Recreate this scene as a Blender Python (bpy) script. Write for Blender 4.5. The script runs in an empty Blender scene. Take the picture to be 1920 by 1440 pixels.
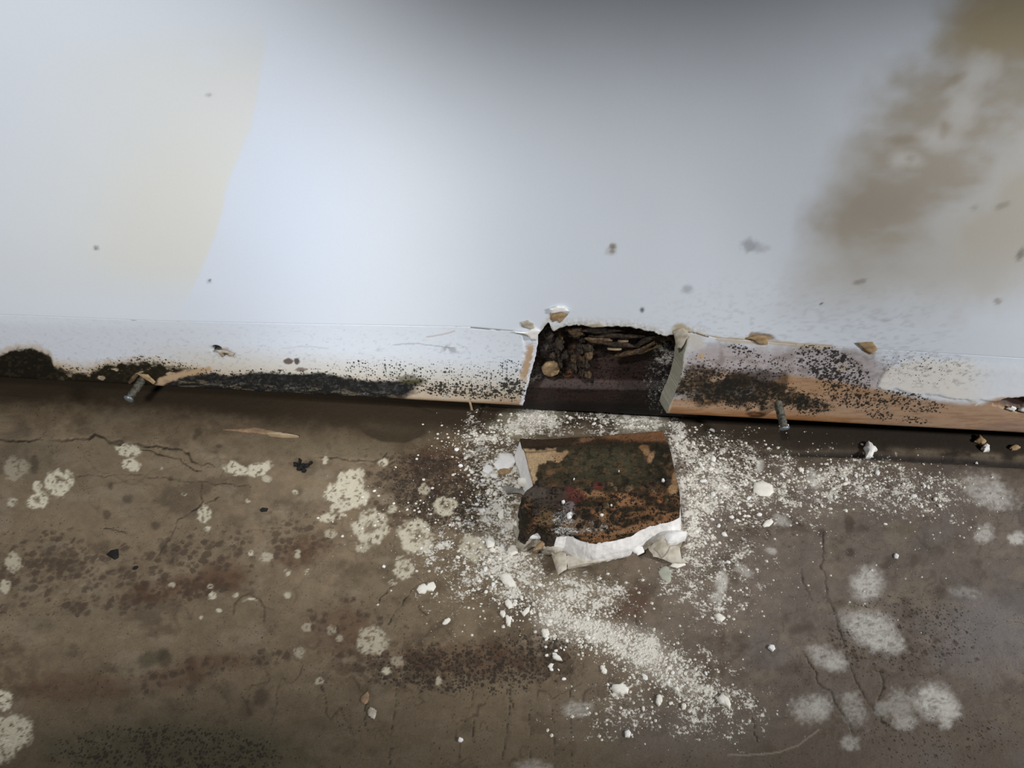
import bpy, bmesh, math, random
import numpy as np
from mathutils import Matrix, Vector

scene = bpy.context.scene
COL = scene.collection

# ------------------------------------------------------------------ camera
FPX = 1387.0
PITCH, ROLL = math.radians(40.0), math.radians(3.1)
GAP = 0.018                       # the board's lower edge hangs this far above the floor
_r0 = np.array([1.0, 0, 0])
FWD = np.array([0, math.cos(PITCH), -math.sin(PITCH)])
_u0 = np.array([0, math.sin(PITCH), math.cos(PITCH)])
RGT = _r0 * math.cos(ROLL) + _u0 * math.sin(ROLL)
UPV = -_r0 * math.sin(ROLL) + _u0 * math.cos(ROLL)


def ray(u, v):
    return FWD + ((u - 960) / FPX) * RGT - ((v - 720) / FPX) * UPV


CAM = np.array([0, 0, GAP]) - 0.488 * ray(1110, 768)
cd = bpy.data.cameras.new('camera')
cd.sensor_width = 36.0
cd.lens = FPX / 1920 * 36
cd.clip_start = 0.01
cam = bpy.data.objects.new('camera', cd)
COL.objects.link(cam)
cam.matrix_world = Matrix(((RGT[0], UPV[0], -FWD[0], CAM[0]), (RGT[1], UPV[1], -FWD[1], CAM[1]),
                           (RGT[2], UPV[2], -FWD[2], CAM[2]), (0, 0, 0, 1)))
scene.camera = cam

# ------------------------------------------------------------------ light
w = bpy.data.worlds.new('world')
scene.world = w
w.use_nodes = True
w.node_tree.nodes['Background'].inputs[0].default_value = (0.90, 0.94, 1.0, 1)
w.node_tree.nodes['Background'].inputs[1].default_value = 0.055


def spot(name, loc, target, half, blend, e, color, size):
    # e: irradiance at one metre
    d = bpy.data.lights.new(name, 'SPOT')
    d.energy = e * 4 * math.pi * math.pi
    d.color = color
    d.spot_size = 2 * half
    d.spot_blend = blend
    d.shadow_soft_size = size
    o = bpy.data.objects.new(name, d)
    COL.objects.link(o)
    o.location = loc
    o.rotation_euler = (Vector(target) - Vector(loc)).to_track_quat('-Z', 'Y').to_euler()


spot('added_spot_high', (-0.431, -0.788, 1.161), (-0.009, 0, -0.049), 0.150, 0.715, 0.882, (1.0, 0.988, 0.97), 0.04)  # added unseen spot, cone fitted so the wall's top centre stays dark
spot('added_spot_right', (0.759, -0.350, 0.458), (-0.217, 0, -0.359), 0.483, 0.394, 0.547, (1.0, 0.99, 0.975), 0.04)  # added from the right, no such source seen; cone shapes the wall gradient
spot('added_spot_left', (-0.253, -0.525, 0.450), (-0.33, 0, 0.111), 0.502, 0.832, 0.250, (1.0, 0.988, 0.97), 0.04)  # added unseen spot that lifts the left of the wall

vs = scene.view_settings
vs.view_transform = 'Standard'
vs.look = 'None'
vs.exposure = 0.09
vs.gamma = 1.0
vs.use_curve_mapping = False


# ------------------------------------------------------------------ maths
def px_of(P):
    """world points -> photo pixels (used once, at build time, to lay stains out on the surfaces)"""
    d = P - CAM
    z = d @ FWD
    return 960 + FPX * (d @ RGT) / z, 720 - FPX * (d @ UPV) / z


def on(u, v, axis, val):
    u = np.asarray(u, float)
    v = np.asarray(v, float)
    d = FWD + ((u[..., None] - 960) / FPX) * RGT - ((v[..., None] - 720) / FPX) * UPV
    t = (val - CAM[axis]) / d[..., axis]
    return CAM + t[..., None] * d


def onfloor(u, v, z=0.0):
    return on(u, v, 2, z)


def onwall(u, v, y=0.0):
    return on(u, v, 1, y)


def _hash(ix, iy, seed):
    n = (ix.astype(np.int64) * 374761393 + iy.astype(np.int64) * 668265263 + seed * 1442695041) & 0xFFFFFFFF
    n = ((n ^ (n >> 13)) * 1274126177) & 0xFFFFFFFF
    n = (n ^ (n >> 16)) & 0xFFFFFFFF
    return n / 4294967295.0


def vnoise(x, y, seed=0):
    x = np.asarray(x, float)
    y = np.asarray(y, float)
    ix, iy = np.floor(x), np.floor(y)
    fx, fy = x - ix, y - iy
    fx, fy = fx * fx * (3 - 2 * fx), fy * fy * (3 - 2 * fy)
    a, b = _hash(ix, iy, seed), _hash(ix + 1, iy, seed)
    c, d = _hash(ix, iy + 1, seed), _hash(ix + 1, iy + 1, seed)
    return (a * (1 - fx) + b * fx) * (1 - fy) + (c * (1 - fx) + d * fx) * fy


def fbm(x, y, seed=0, oct=4, gain=0.55):
    s, a, t = 0, 1.0, 0
    for k in range(oct):
        s = s + a * vnoise(x * 2.03 ** k + 17.3 * k, y * 2.03 ** k - 9.1 * k, seed + 31 * k)
        t += a
        a *= gain
    return s / t


def sst(a, b, x):
    t = np.clip((x - a) / (b - a), 0, 1)
    return t * t * (3 - 2 * t)


def ell(U, V, cx, cy, rx, ry, ang=0, soft=0.5, rag=0.0, rs=12.0, seed=0):
    """soft ellipse mask, 1 inside; rag: raggedness of the rim"""
    reach = max(rx, ry) * (1 + soft / 2 + rag) + 2
    near_ = (np.abs(U - cx) < reach) & (np.abs(V - cy) < reach)
    out = np.zeros(U.shape)
    if not near_.any():
        return out
    U, V = U[near_], V[near_]
    c, s = math.cos(math.radians(ang)), math.sin(math.radians(ang))
    x, y = U - cx, V - cy
    d = np.sqrt(((x * c + y * s) / rx) ** 2 + ((-x * s + y * c) / ry) ** 2)
    if rag:
        d = d + rag * (fbm(U / rs, V / rs, seed + int(cx), 4) - 0.5) * 2
    out[near_] = 1 - sst(1 - soft / 2, 1 + soft / 2, d)
    return out


def polyline(U, V, pts, width, jit=0.0, seed=0):
    xs_, ys_ = [q[0] for q in pts], [q[1] for q in pts]
    mg = 2 * jit + 2 * width + 2
    near_ = (U > min(xs_) - mg) & (U < max(xs_) + mg) & (V > min(ys_) - mg) & (V < max(ys_) + mg)
    out = np.zeros(U.shape)
    if not near_.any():
        return out
    U, V = U[near_], V[near_]
    D = np.full(U.shape, 1e9)
    if jit:
        U = U + jit * (fbm(U / 14, V / 14, seed + 5, 3) - 0.5) * 2
        V = V + jit * (fbm(U / 14, V / 14, seed + 9, 3) - 0.5) * 2
    for (x0, y0), (x1, y1) in zip(pts[:-1], pts[1:]):
        dx, dy = x1 - x0, y1 - y0
        t = np.clip(((U - x0) * dx + (V - y0) * dy) / (dx * dx + dy * dy + 1e-9), 0, 1)
        D = np.minimum(D, np.hypot(U - x0 - t * dx, V - y0 - t * dy))
    out[near_] = 1 - sst(width * 0.4, width * 1.2, D)
    return out


def polysd(U, V, pts):
    """signed distance to a polygon, positive inside"""
    D = np.full(U.shape, 1e9)
    ins = np.zeros(U.shape, bool)
    n = len(pts)
    for i in range(n):
        x0, y0 = pts[i]
        x1, y1 = pts[(i + 1) % n]
        dx, dy = x1 - x0, y1 - y0
        t = np.clip(((U - x0) * dx + (V - y0) * dy) / (dx * dx + dy * dy + 1e-9), 0, 1)
        D = np.minimum(D, np.hypot(U - x0 - t * dx, V - y0 - t * dy))
        cond = (y0 > V) != (y1 > V)
        xi = x0 + (V - y0) * dx / (dy if abs(dy) > 1e-9 else 1e-9)
        ins ^= cond & (U < xi)
    return np.where(ins, D, -D)


def poly(U, V, pts, soft=4.0, rag=0.0, rs=12.0, seed=0):
    d = polysd(U, V, pts)
    if rag:
        d = d + rag * (fbm(U / rs, V / rs, seed + 3, 4) - 0.5) * 2
    return sst(-soft, soft, d)


def srgb(r, g, b):
    return np.array([((c / 255 + 0.055) / 1.055) ** 2.4 if c > 10 else c / 255 / 12.92 for c in (r, g, b)])


class Paint:
    """layers pigment, stain, mould and painted light colours onto a vertex grid"""

    def __init__(s, U, V, base):
        s.U, s.V = U, V
        s.c = np.zeros(U.shape + (3,)) + base
        s.dark = np.zeros(U.shape)      # density of fine dark specks
        s.white = np.zeros(U.shape)     # density of white plaster dust
        s.brown = np.zeros(U.shape)     # density of brown spots

    def mix(s, m, col):
        s.c = s.c * (1 - m[..., None]) + np.asarray(col) * m[..., None]

    def mul(s, m):
        s.c = s.c * m[..., None]


# ------------------------------------------------------------------ objects
def setp(o, label=None, cat=None, group=None, kind=None):
    if label:
        o['label'] = label
    if cat:
        o['category'] = cat
    if group:
        o['group'] = group
    if kind:
        o['kind'] = kind
    return o


def obj(name, me, parent=None, mat=None):
    o = bpy.data.objects.new(name, me)
    COL.objects.link(o)
    if parent:
        o.parent = parent
    if mat and me is not None and not me.materials:
        me.materials.append(mat)
    return o


def empty(name, loc, label, cat, group=None):
    o = bpy.data.objects.new(name, None)
    o.empty_display_size = 0.01
    COL.objects.link(o)
    o.location = loc
    return setp(o, label, cat, group)


def mesh_np(name, verts, faces, cols=None, dens=None, smooth=True):
    me = bpy.data.meshes.new(name)
    verts = np.asarray(verts, np.float32)
    faces = np.asarray(faces, np.int32)
    n, k = faces.shape
    me.vertices.add(len(verts))
    me.vertices.foreach_set('co', verts.ravel())
    me.loops.add(n * k)
    me.loops.foreach_set('vertex_index', faces.ravel())
    me.polygons.add(n)
    me.polygons.foreach_set('loop_start', np.arange(0, n * k, k, dtype=np.int32))
    me.polygons.foreach_set('loop_total', np.full(n, k, np.int32))
    me.update(calc_edges=True)
    me.polygons.foreach_set('use_smooth', np.full(n, smooth))
    for nm, a in (('Col', cols), ('Dens', dens)):
        if a is not None:
            at = me.attributes.new(nm, 'FLOAT_COLOR', 'POINT')
            f = np.ones((len(verts), 4), np.float32)
            f[:, :3] = a
            at.data.foreach_set('color', f.ravel())
    return me


def grid_faces(ny, nx, off=0, flip=False):
    i = np.arange(ny * nx).reshape(ny, nx) + off
    q = np.stack([i[:-1, :-1], i[:-1, 1:], i[1:, 1:], i[1:, :-1]], -1).reshape(-1, 4)
    return q[:, ::-1] if flip else q


def slab_mesh(name, P, cols, dens, depth, flip=False):
    """grid P (ny,nx,3) closed into a slab by pushing its rim along depth (a vector or (ny,nx,3))"""
    ny, nx, _ = P.shape
    v = P.reshape(-1, 3)
    f = [grid_faces(ny, nx, 0, flip)]
    idx = np.arange(ny * nx).reshape(ny, nx)
    rim = np.concatenate([idx[0, :-1], idx[:-1, -1], idx[-1, :0:-1], idx[:0:-1, 0]])
    dp = np.broadcast_to(depth, P.shape).reshape(-1, 3)
    b = v[rim] + dp[rim]
    n, m = len(v), len(rim)
    j = np.arange(m)
    k = (j + 1) % m
    q = np.stack([rim[j], n + j, n + k, rim[k]], -1)
    f.append(q[:, ::-1] if flip else q)
    V = np.concatenate([v, b])
    C = np.concatenate([cols.reshape(-1, 3), cols.reshape(-1, 3)[rim]])
    D = np.concatenate([dens.reshape(-1, 3), dens.reshape(-1, 3)[rim]])
    me = mesh_np(name, V, np.concatenate(f), C, D)
    nf_ = (ny - 1) * (nx - 1)
    me.polygons.foreach_set('use_smooth', np.arange(len(me.polygons)) < nf_)
    return me


# ------------------------------------------------------------------ materials
def nodes_of(name):
    m = bpy.data.materials.new(name)
    m.use_nodes = True
    nt = m.node_tree
    return m, nt, nt.nodes['Principled BSDF'], nt.nodes.new, nt.links.new


def surface_mat(name, rough=0.85, grain=0.10, bump=0.3, darkc=(0.012, 0.011, 0.008), whitec=(0.70, 0.685, 0.64),
                brownc=(0.07, 0.045, 0.03), fine=900.0, bump_scale=1400.0, spec=0.3, white_fine=1100.0, bump_d=0.0004, brown_w=0.12, brown_k=1.0, dark_k=0.95):
    m, nt, b, N, L = nodes_of(name)
    tc = N('ShaderNodeTexCoord')
    col = N('ShaderNodeAttribute')
    col.attribute_name = 'Col'
    den = N('ShaderNodeAttribute')
    den.attribute_name = 'Dens'
    sep = N('ShaderNodeSeparateColor')
    L(den.outputs['Color'], sep.inputs[0])

    def noise(scale, detail, rgh=0.6, dist=0.0):
        n = N('ShaderNodeTexNoise')
        n.inputs['Scale'].default_value = scale
        n.inputs['Detail'].default_value = detail
        n.inputs['Roughness'].default_value = rgh
        n.inputs['Distortion'].default_value = dist
        L(tc.outputs['Object'], n.inputs['Vector'])
        return n

    def mapr(src, a, bb, c, d):
        n = N('ShaderNodeMapRange')
        n.inputs[1].default_value, n.inputs[2].default_value = a, bb
        n.inputs[3].default_value, n.inputs[4].default_value = c, d
        L(src, n.inputs[0])
        return n.outputs[0]

    def thresh(nz, dens, width):
        # noise (stretched to about 0..1) + density - 1, sharpened
        a = N('ShaderNodeMath')
        a.operation = 'ADD'
        L(nz, a.inputs[0])
        L(dens, a.inputs[1])
        lim = mapr(dens, 0.06, 0.16, 0, 1)
        g_ = N('ShaderNodeMath')
        g_.operation = 'MULTIPLY'
        L(mapr(a.outputs[0], 1.0 - width, 1.0 + width, 0, 1), g_.inputs[0])
        L(lim, g_.inputs[1])
        return g_.outputs[0]

    def mix(fac, c1, c2):
        n = N('ShaderNodeMix')
        n.data_type = 'RGBA'
        L(fac, n.inputs[0])
        L(c1, n.inputs[6])
        if isinstance(c2, tuple):
            n.inputs[7].default_value = c2 + (1,)
        else:
            L(c2, n.inputs[7])
        return n.outputs[2]

    g = mapr(noise(fine * 1.7, 3).outputs['Fac'], 0.25, 0.75, 1 - grain, 1 + grain)
    mul = N('ShaderNodeVectorMath')
    mul.operation = 'SCALE'
    L(col.outputs['Color'], mul.inputs[0])
    L(g, mul.inputs['Scale'])

    def spots(scale, dens, soft, amount):
        vo = N('ShaderNodeTexVoronoi')
        vo.inputs['Scale'].default_value = scale
        L(tc.outputs['Object'], vo.inputs['Vector'])
        sc_ = N('ShaderNodeSeparateColor')
        L(vo.outputs['Color'], sc_.inputs[0])

        def math_(op, a, b_):
            q = N('ShaderNodeMath')
            q.operation = op
            for i_, v_ in enumerate((a, b_)):
                if isinstance(v_, (int, float)):
                    q.inputs[i_].default_value = v_
                else:
                    L(v_, q.inputs[i_])
            return q.outputs[0]
        rad = math_('SUBTRACT', math_('MULTIPLY', dens, 1.45), math_('MULTIPLY', sc_.outputs[0], 0.62))
        wob = math_('MULTIPLY', math_('SUBTRACT', noise(scale * 2.2, 3).outputs['Fac'], 0.5), 1.1)
        dd = math_('ADD', vo.outputs['Distance'], wob)
        return mapr(math_('MULTIPLY', mapr(math_('SUBTRACT', rad, dd), -soft, soft, 0, 1), mapr(dens, 0.04, 0.14, 0, 1)), 0, 1, 0, amount)
    fb = spots(fine * 0.36, sep.outputs[2], brown_w, brown_k)
    c = mix(fb, mul.outputs[0], brownc)
    d2 = N('ShaderNodeMath')
    d2.operation = 'SUBTRACT'
    L(sep.outputs[0], d2.inputs[0])
    d2.inputs[1].default_value = 0.11
    mx = N('ShaderNodeMath')
    mx.operation = 'MAXIMUM'
    L(spots(fine * 1.15, sep.outputs[0], 0.10, dark_k), mx.inputs[0])
    L(spots(fine * 0.5, d2.outputs[0], 0.10, dark_k), mx.inputs[1])
    fd = mx.outputs[0]
    c = mix(fd, c, darkc)
    av = N('ShaderNodeMath')
    av.operation = 'MULTIPLY_ADD'
    L(noise(white_fine * 0.45, 3, 0.6).outputs['Fac'], av.inputs[0])
    av.inputs[1].default_value = 0.9
    L(noise(white_fine * 1.7, 3, 0.65).outputs['Fac'], av.inputs[2])
    n_w = mapr(av.outputs[0], 0.62, 1.28, 0.01, 0.99)
    fw = thresh(n_w, sep.outputs[1], 0.13)
    c = mix(fw, c, whitec)
    L(c, b.inputs['Base Color'])
    b.inputs['Roughness'].default_value = rough
    b.inputs['Specular IOR Level'].default_value = spec
    bp = N('ShaderNodeBump')
    bp.inputs['Strength'].default_value = bump
    bp.inputs['Distance'].default_value = bump_d
    add = N('ShaderNodeMath')
    add.operation = 'MULTIPLY_ADD'
    L(fw, add.inputs[0])
    add.inputs[1].default_value = 0.8
    L(noise(bump_scale, 4, 0.6).outputs['Fac'], add.inputs[2])
    L(add.outputs[0], bp.inputs['Height'])
    L(bp.outputs[0], b.inputs['Normal'])
    return m


def plain_mat(name, col, rough=0.85, var=0.12, scale=500.0, col2=None, bump=0.4, metal=0.0, spec=0.3):
    m, nt, b, N, L = nodes_of(name)
    tc = N('ShaderNodeTexCoord')
    n = N('ShaderNodeTexNoise')
    n.inputs['Scale'].default_value = scale
    n.inputs['Detail'].default_value = 4
    L(tc.outputs['Object'], n.inputs['Vector'])
    r = N('ShaderNodeValToRGB')
    r.color_ramp.elements[0].position = 0.35
    r.color_ramp.elements[1].position = 0.65
    c2 = col2 if col2 is not None else tuple(np.asarray(col) * (1 - var))
    r.color_ramp.elements[0].color = tuple(c2) + (1,)
    r.color_ramp.elements[1].color = tuple(col) + (1,)
    L(n.outputs['Fac'], r.inputs[0])
    L(r.outputs[0], b.inputs['Base Color'])
    b.inputs['Roughness'].default_value = rough
    b.inputs['Metallic'].default_value = metal
    b.inputs['Specular IOR Level'].default_value = spec
    bp = N('ShaderNodeBump')
    bp.inputs['Strength'].default_value = bump
    bp.inputs['Distance'].default_value = 0.0004
    L(n.outputs['Fac'], bp.inputs['Height'])
    L(bp.outputs[0], b.inputs['Normal'])
    return m


M_WALL = surface_mat('painted_plaster', 0.6, 0.012, 0.10, fine=420, bump_scale=250, white_fine=500)
M_BOARD = surface_mat('stained_plaster_board', 0.6, 0.02, 0.12, bump_scale=300, fine=620, darkc=(0.010, 0.010, 0.008))
M_FLOOR = surface_mat('old_concrete', 0.85, 0.16, 0.5, fine=650, darkc=(0.022, 0.017, 0.012), brownc=(0.055, 0.036, 0.024),
                      bump_scale=700, white_fine=400, brown_w=0.20, brown_k=0.74, dark_k=0.8, whitec=(0.66, 0.63, 0.565))
M_MOULD = surface_mat('mouldy_paper_face', 0.9, 0.25, 1.0, fine=700, darkc=(0.012, 0.012, 0.008), brownc=(0.16, 0.075, 0.026),
                      bump_scale=900, bump_d=0.0012, spec=0.15)
M_PLANK = surface_mat('dark_stained_wood', 0.55, 0.2, 0.6, fine=700, darkc=(0.006, 0.005, 0.005), brownc=(0.10, 0.06, 0.04),
                      bump_scale=600, spec=0.35)
M_CORE = plain_mat('broken_gypsum', (0.90, 0.885, 0.875), 0.95, 0.10, 500, bump=0.8)
M_FLAKE = plain_mat('plaster_flake', (0.84, 0.815, 0.74), 0.9, 0.06, 350, bump=0.2)
M_FLAKE_W = plain_mat('white_plaster_flake', (0.86, 0.855, 0.84), 0.9, 0.06, 350, bump=0.2)
M_GRAIN = plain_mat('plaster_grit', (0.74, 0.71, 0.63), 0.95, 0.15, 300)
M_PAPER = plain_mat('torn_lining_paper', (0.52, 0.49, 0.42), 0.9, 0.3, 260, (0.33, 0.28, 0.21), bump=0.6)
M_DIRTY = plain_mat('dirty_plaster', (0.60, 0.56, 0.48), 0.95, 0.3, 260, (0.42, 0.38, 0.31), bump=0.6)
M_TAN = plain_mat('tan_lining_paper', (0.42, 0.30, 0.17), 0.9, 0.3, 330, (0.26, 0.17, 0.09), bump=0.5)
M_GREEN = plain_mat('greenish_paint_flake', (0.42, 0.43, 0.35), 0.6, 0.2, 200)
M_ZINC = plain_mat('galvanised_metal', (0.30, 0.34, 0.38), 0.42, 0.3, 500, (0.14, 0.15, 0.16), metal=0.5, spec=0.5)
M_SHANK = plain_mat('dirty_shank', (0.16, 0.15, 0.115), 0.6, 0.5, 600, (0.04, 0.04, 0.035), metal=0.4)
M_SPLINT = plain_mat('raw_wood', (0.30, 0.205, 0.125), 0.8, 0.3, 260, (0.19, 0.125, 0.075))
M_SPLINT_L = plain_mat('pale_wood', (0.38, 0.29, 0.185), 0.8, 0.2, 260)
M_ROT = plain_mat('rotten_brown_wood', (0.060, 0.043, 0.030), 0.95, 0.6, 500, (0.014, 0.011, 0.009), bump=1.0)
M_ROT_T = plain_mat('rotten_tan_wood', (0.17, 0.11, 0.06), 0.95, 0.5, 500, (0.05, 0.034, 0.02), bump=1.0)
M_BLACK = plain_mat('black_chip', (0.012, 0.011, 0.010), 0.8, 0.4, 500)
M_CAVITY = plain_mat('dark_masonry', (0.030, 0.025, 0.020), 0.95, 0.4, 200)
M_CUT = plain_mat('sawn_board_edge', (0.50, 0.49, 0.40), 0.9, 0.15, 700, (0.42, 0.41, 0.33))


# ------------------------------------------------------------------ outline of the wall pieces
def interp(x, pts):
    pts = sorted(pts)
    return np.interp(x, [p[0] for p in pts], [p[1] for p in pts])


def seg_line(pts_px):
    """pixel polyline on the wall plane -> (x, z) arrays"""
    a = np.array(pts_px, float)
    p = onwall(a[:, 0], a[:, 1])
    return p[:, 0], p[:, 2]


# line where the upper wall meets the boards; over the opening it is the opening's torn top edge
TOP_PX = [(-400, 575), (0, 590), (300, 602), (600, 608), (885, 613), (985, 622), (1003, 632), (1012, 624), (1021, 612), (1028, 602), (1032, 612),
          (1037, 622), (1050, 614), (1066, 610), (1090, 609), (1125, 611), (1180, 613), (1225, 622), (1246, 630), (1268, 626),
          (1290, 622), (1345, 634), (1420, 640), (1500, 646), (1600, 652), (1760, 662), (1920, 672), (2400, 700)]
TX, TZ = seg_line(TOP_PX)
LEFT_PX = [(1003, 632), (1008, 645), (1006, 657), (1003, 672), (998, 690), (992, 712), (986, 735), (979, 764)]
RIGHT_PX = [(1290, 622), (1287, 645), (1281, 668), (1279, 690), (1272, 717), (1262, 742), (1254, 757), (1250, 774)]
LX, LZ = seg_line(LEFT_PX)
RX, RZ = seg_line(RIGHT_PX)


def ztop(x):
    return np.interp(x, TX, TZ)


def xleft(z):
    return np.interp(z, LZ[::-1], LX[::-1])


def xright(z):
    return np.interp(z, RZ[::-1], RX[::-1])


WALL_HOLES = [(1150, 466, 5, 6)]


def axis(segs):
    out = []
    for a, b, st in segs:
        n = max(2, int(round((b - a) / st)))
        out.append(np.linspace(a, b, n, endpoint=False))
    out.append(np.array([segs[-1][1]]))
    return np.concatenate(out)


WHITE = np.array([0.745, 0.812, 0.905])


def paint_wall(P):
    U, V = px_of(P)
    # the projection is only meaningful in front of the camera; clamp far parts
    U = np.clip(np.nan_to_num(U), -600, 2500)
    V = np.clip(np.nan_to_num(V), -900, 1500)
    p = Paint(U, V, WHITE)
    x, z = P[..., 0] * 1000, P[..., 2] * 1000
    n1 = fbm(x / 60, z / 60, 3, 4)
    p.mul(0.985 + 0.03 * n1)
    # warm light left of a clear edge, painted into the wall colour
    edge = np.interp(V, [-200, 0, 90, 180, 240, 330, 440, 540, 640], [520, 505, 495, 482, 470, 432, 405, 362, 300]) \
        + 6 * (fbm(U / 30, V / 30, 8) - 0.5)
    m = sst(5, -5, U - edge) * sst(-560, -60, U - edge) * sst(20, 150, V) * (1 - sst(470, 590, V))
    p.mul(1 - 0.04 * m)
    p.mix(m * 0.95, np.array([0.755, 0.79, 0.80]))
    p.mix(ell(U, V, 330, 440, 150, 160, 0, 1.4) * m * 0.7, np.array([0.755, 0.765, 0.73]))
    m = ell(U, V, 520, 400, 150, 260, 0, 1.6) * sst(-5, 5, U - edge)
    p.mix(m * 0.8, WHITE * np.array([0.95, 0.98, 1.05]))  # cool, brighter side of the light edge, also painted in
    m = ell(U, V, 385, 105, 30, 20, 0, 1.0)
    p.mix(m * 0.5, WHITE)
    # brownish damp stain at the right
    st = [(1835, -160), (1800, 0), (1745, 95), (1690, 150), (1640, 215), (1600, 290), (1575, 350), (1545, 420), (1505, 500), (1465, 580),
          (1580, 578), (1700, 520), (1800, 400), (1860, 320), (1960, 240), (2300, 130), (2300, -160)]
    m = poly(U, V, st, 62, 40, 60, 4) * (1 - 0.62 * sst(400, 580, V))
    m2 = poly(U, V, [(1700, 230), (1600, 300), (1560, 420), (1510, 540), (1620, 560), (2300, 560), (2300, 160), (1800, 150)], 60, 40, 60, 5)
    tone = 0.62 + 0.75 * fbm(U / 70, V / 30, 12)
    p.mix(np.clip(m * tone * 0.98, 0, 0.96), srgb(200, 192, 178) * 0.78)
    p.mix(np.clip(m2 * (1 - m) * (1.0 - 0.35 * sst(420, 600, V)), 0, 1), srgb(204, 200, 190) * (0.92))
    p.mix(ell(U, V, 1640, 385, 110, 44, -14, 1.6, 0.4, 30) * 0.4, srgb(168, 156, 142) * 0.9)
    m = poly(U, V, [(1790, -160), (1800, 0), (1760, 80), (1860, 120), (1960, 100), (2300, -160)], 40, 20, 50, 6)
    p.mix(m * 0.7, srgb(180, 164, 126) * 0.95)
    for q in ((1835, 130, 36, 26, -40), (1805, 200, 28, 48, 20), (1760, 262, 40, 20, 10), (1700, 300, 30, 14, 0)):
        m = ell(U, V, *q, 1.5, 0.5, 24, 7)
        p.mix(m * 0.75, srgb(216, 216, 214))
    for q in ((1790, 150, 30, 7, -32), (1770, 245, 9, 18, 10), (1690, 262, 34, 8, 0), (1706, 297, 10, 6, 0)):
        m = ell(U, V, *q, 1.4, 0.5, 14, 9)
        p.mix(m * 0.36, srgb(150, 130, 104))
    # smudges and marks
    for cx, cy, rx, ry, ang, k, c in ((1404, 460, 13, 12, 20, 0.55, (150, 152, 158)), (1420, 464, 18, 8, 10, 0.4, (150, 152, 158)),
                                      (1288, 543, 9, 7, 0, 0.5, (150, 150, 152)), (1612, 529, 12, 4, -10, 0.6, (140, 132, 120)),
                                      (1880, 385, 14, 6, -20, 0.5, (150, 148, 140)), (1826, 390, 8, 4, 0, 0.4, (150, 148, 140)),
                                      (1914, 475, 6, 14, 30, 0.7, (120, 118, 110)), (1870, 565, 6, 5, 0, 0.6, (150, 140, 130)),
                                      (1540, 570, 3, 3, 0, 0.9, (70, 66, 60)), (1660, 600, 8, 3, 0, 0.4, (140, 140, 145)),
                                      (392, 178, 5, 4, 0, 0.55, (140, 142, 148)), (180, 465, 5, 4, 20, 0.8, (110, 112, 116)),
                                      (392, 527, 3, 3, 0, 0.9, (70, 70, 72)), (1204, 581, 4, 5, 0, 0.9, (84, 86, 92)),
                                      (1150, 462, 7, 5, 0, 0.9, (120, 112, 92)), (1148, 472, 5, 4, 0, 0.8, (150, 125, 85)),
                                      (1145, 468, 10, 8, 0, 0.5, (170, 168, 165))):
        p.mix(ell(U, V, cx, cy, rx, ry, ang, 1.2, 0.7 if rx > 5 else 0.3, 7, 2) * k, srgb(c[0], c[1], c[2]) * 0.95)
    gr = sst(480, 640, V) * sst(1120, 1380, U) * (1 - sst(1700, 1850, U))
    nn = fbm(U / 10, V / 4, 21, 3)
    p.mix(gr * 0.28 * sst(0.50, 0.78, nn), srgb(150, 150, 158))
    return p


# ------------------------------------------------------------------ upper wall
xs = axis([(-1.2, -0.40, 0.08), (-0.40, -0.075, 0.0015), (-0.075, 0.09, 0.0006), (0.09, 0.40, 0.0015), (0.40, 1.2, 0.08)])
ts = np.concatenate([np.linspace(0, 0.02, 26), 0.02 + np.linspace(0.0012, 0.22, 150), np.linspace(0.30, 1.0, 8)])
zt = ztop(xs)
X, T = np.meshgrid(xs, ts)
Z = zt[None, :] * (1 - T / ts[-1]) + (T / ts[-1]) * 1.15
Z = np.where(T < 0.26, zt[None, :] + T, np.maximum(Z, 0.30 + T))
near = np.exp(-((T) / 0.004) ** 2)
Y = np.zeros_like(X)
# soft unevenness of the plaster, fraying towards the torn lower edge of the opening
Y += 0.0006 * (fbm(X * 14, Z * 14, 40, 3) - 0.5) * sst(0.0, 0.03, T)
op = sst(-0.046, -0.036, X) * (1 - sst(0.055, 0.065, X))
Y += near * op * 0.0012 * (fbm(X * 900, Z * 900, 41, 3) - 0.7)
Z += near * op * 0.0018 * (fbm(X * 700, X * 0 + 3, 42, 4) - 0.5)
P = np.stack([X, Y, Z], -1)
P[0, :, 2] -= 0.0010 * (1 - op[0])
P[0, :, 1] += 0.00005 * (1 - op[0])
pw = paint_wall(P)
U, V = px_of(P)
# grey-beige broken rim along the torn top of the opening
rim = near * op
pw.mix(np.clip(rim * 1.1 * fbm(U / 6, V / 3, 50, 3) * 1.6, 0, 1) * 0.7, srgb(186, 176, 158))
crk = polyline(U, V, [(1290, 622), (1345, 634), (1420, 640), (1500, 646), (1560, 650)], 4, 3, 5)
pw.mix(crk * 0.7, srgb(186, 164, 120))
crk = ell(U, V, 1425, 634, 26, 8, 4, 0.6, 0.5, 8)
pw.mix(crk * 0.9, srgb(158, 128, 84))
pw.mix(ell(U, V, 1275, 618, 14, 10, 0, 0.8, 0.5, 8) * 0.85, srgb(178, 160, 124))
P[..., 1] += 0.0008 * crk
depth = np.array([0, 0.0125, 0.0])
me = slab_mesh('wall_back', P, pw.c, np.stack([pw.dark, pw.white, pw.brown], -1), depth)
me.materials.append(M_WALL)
wall = setp(obj('wall_back', me), 'white painted plaster wall with warm light tint and brown damp stain, above the mouldy boards', kind='structure')


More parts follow.
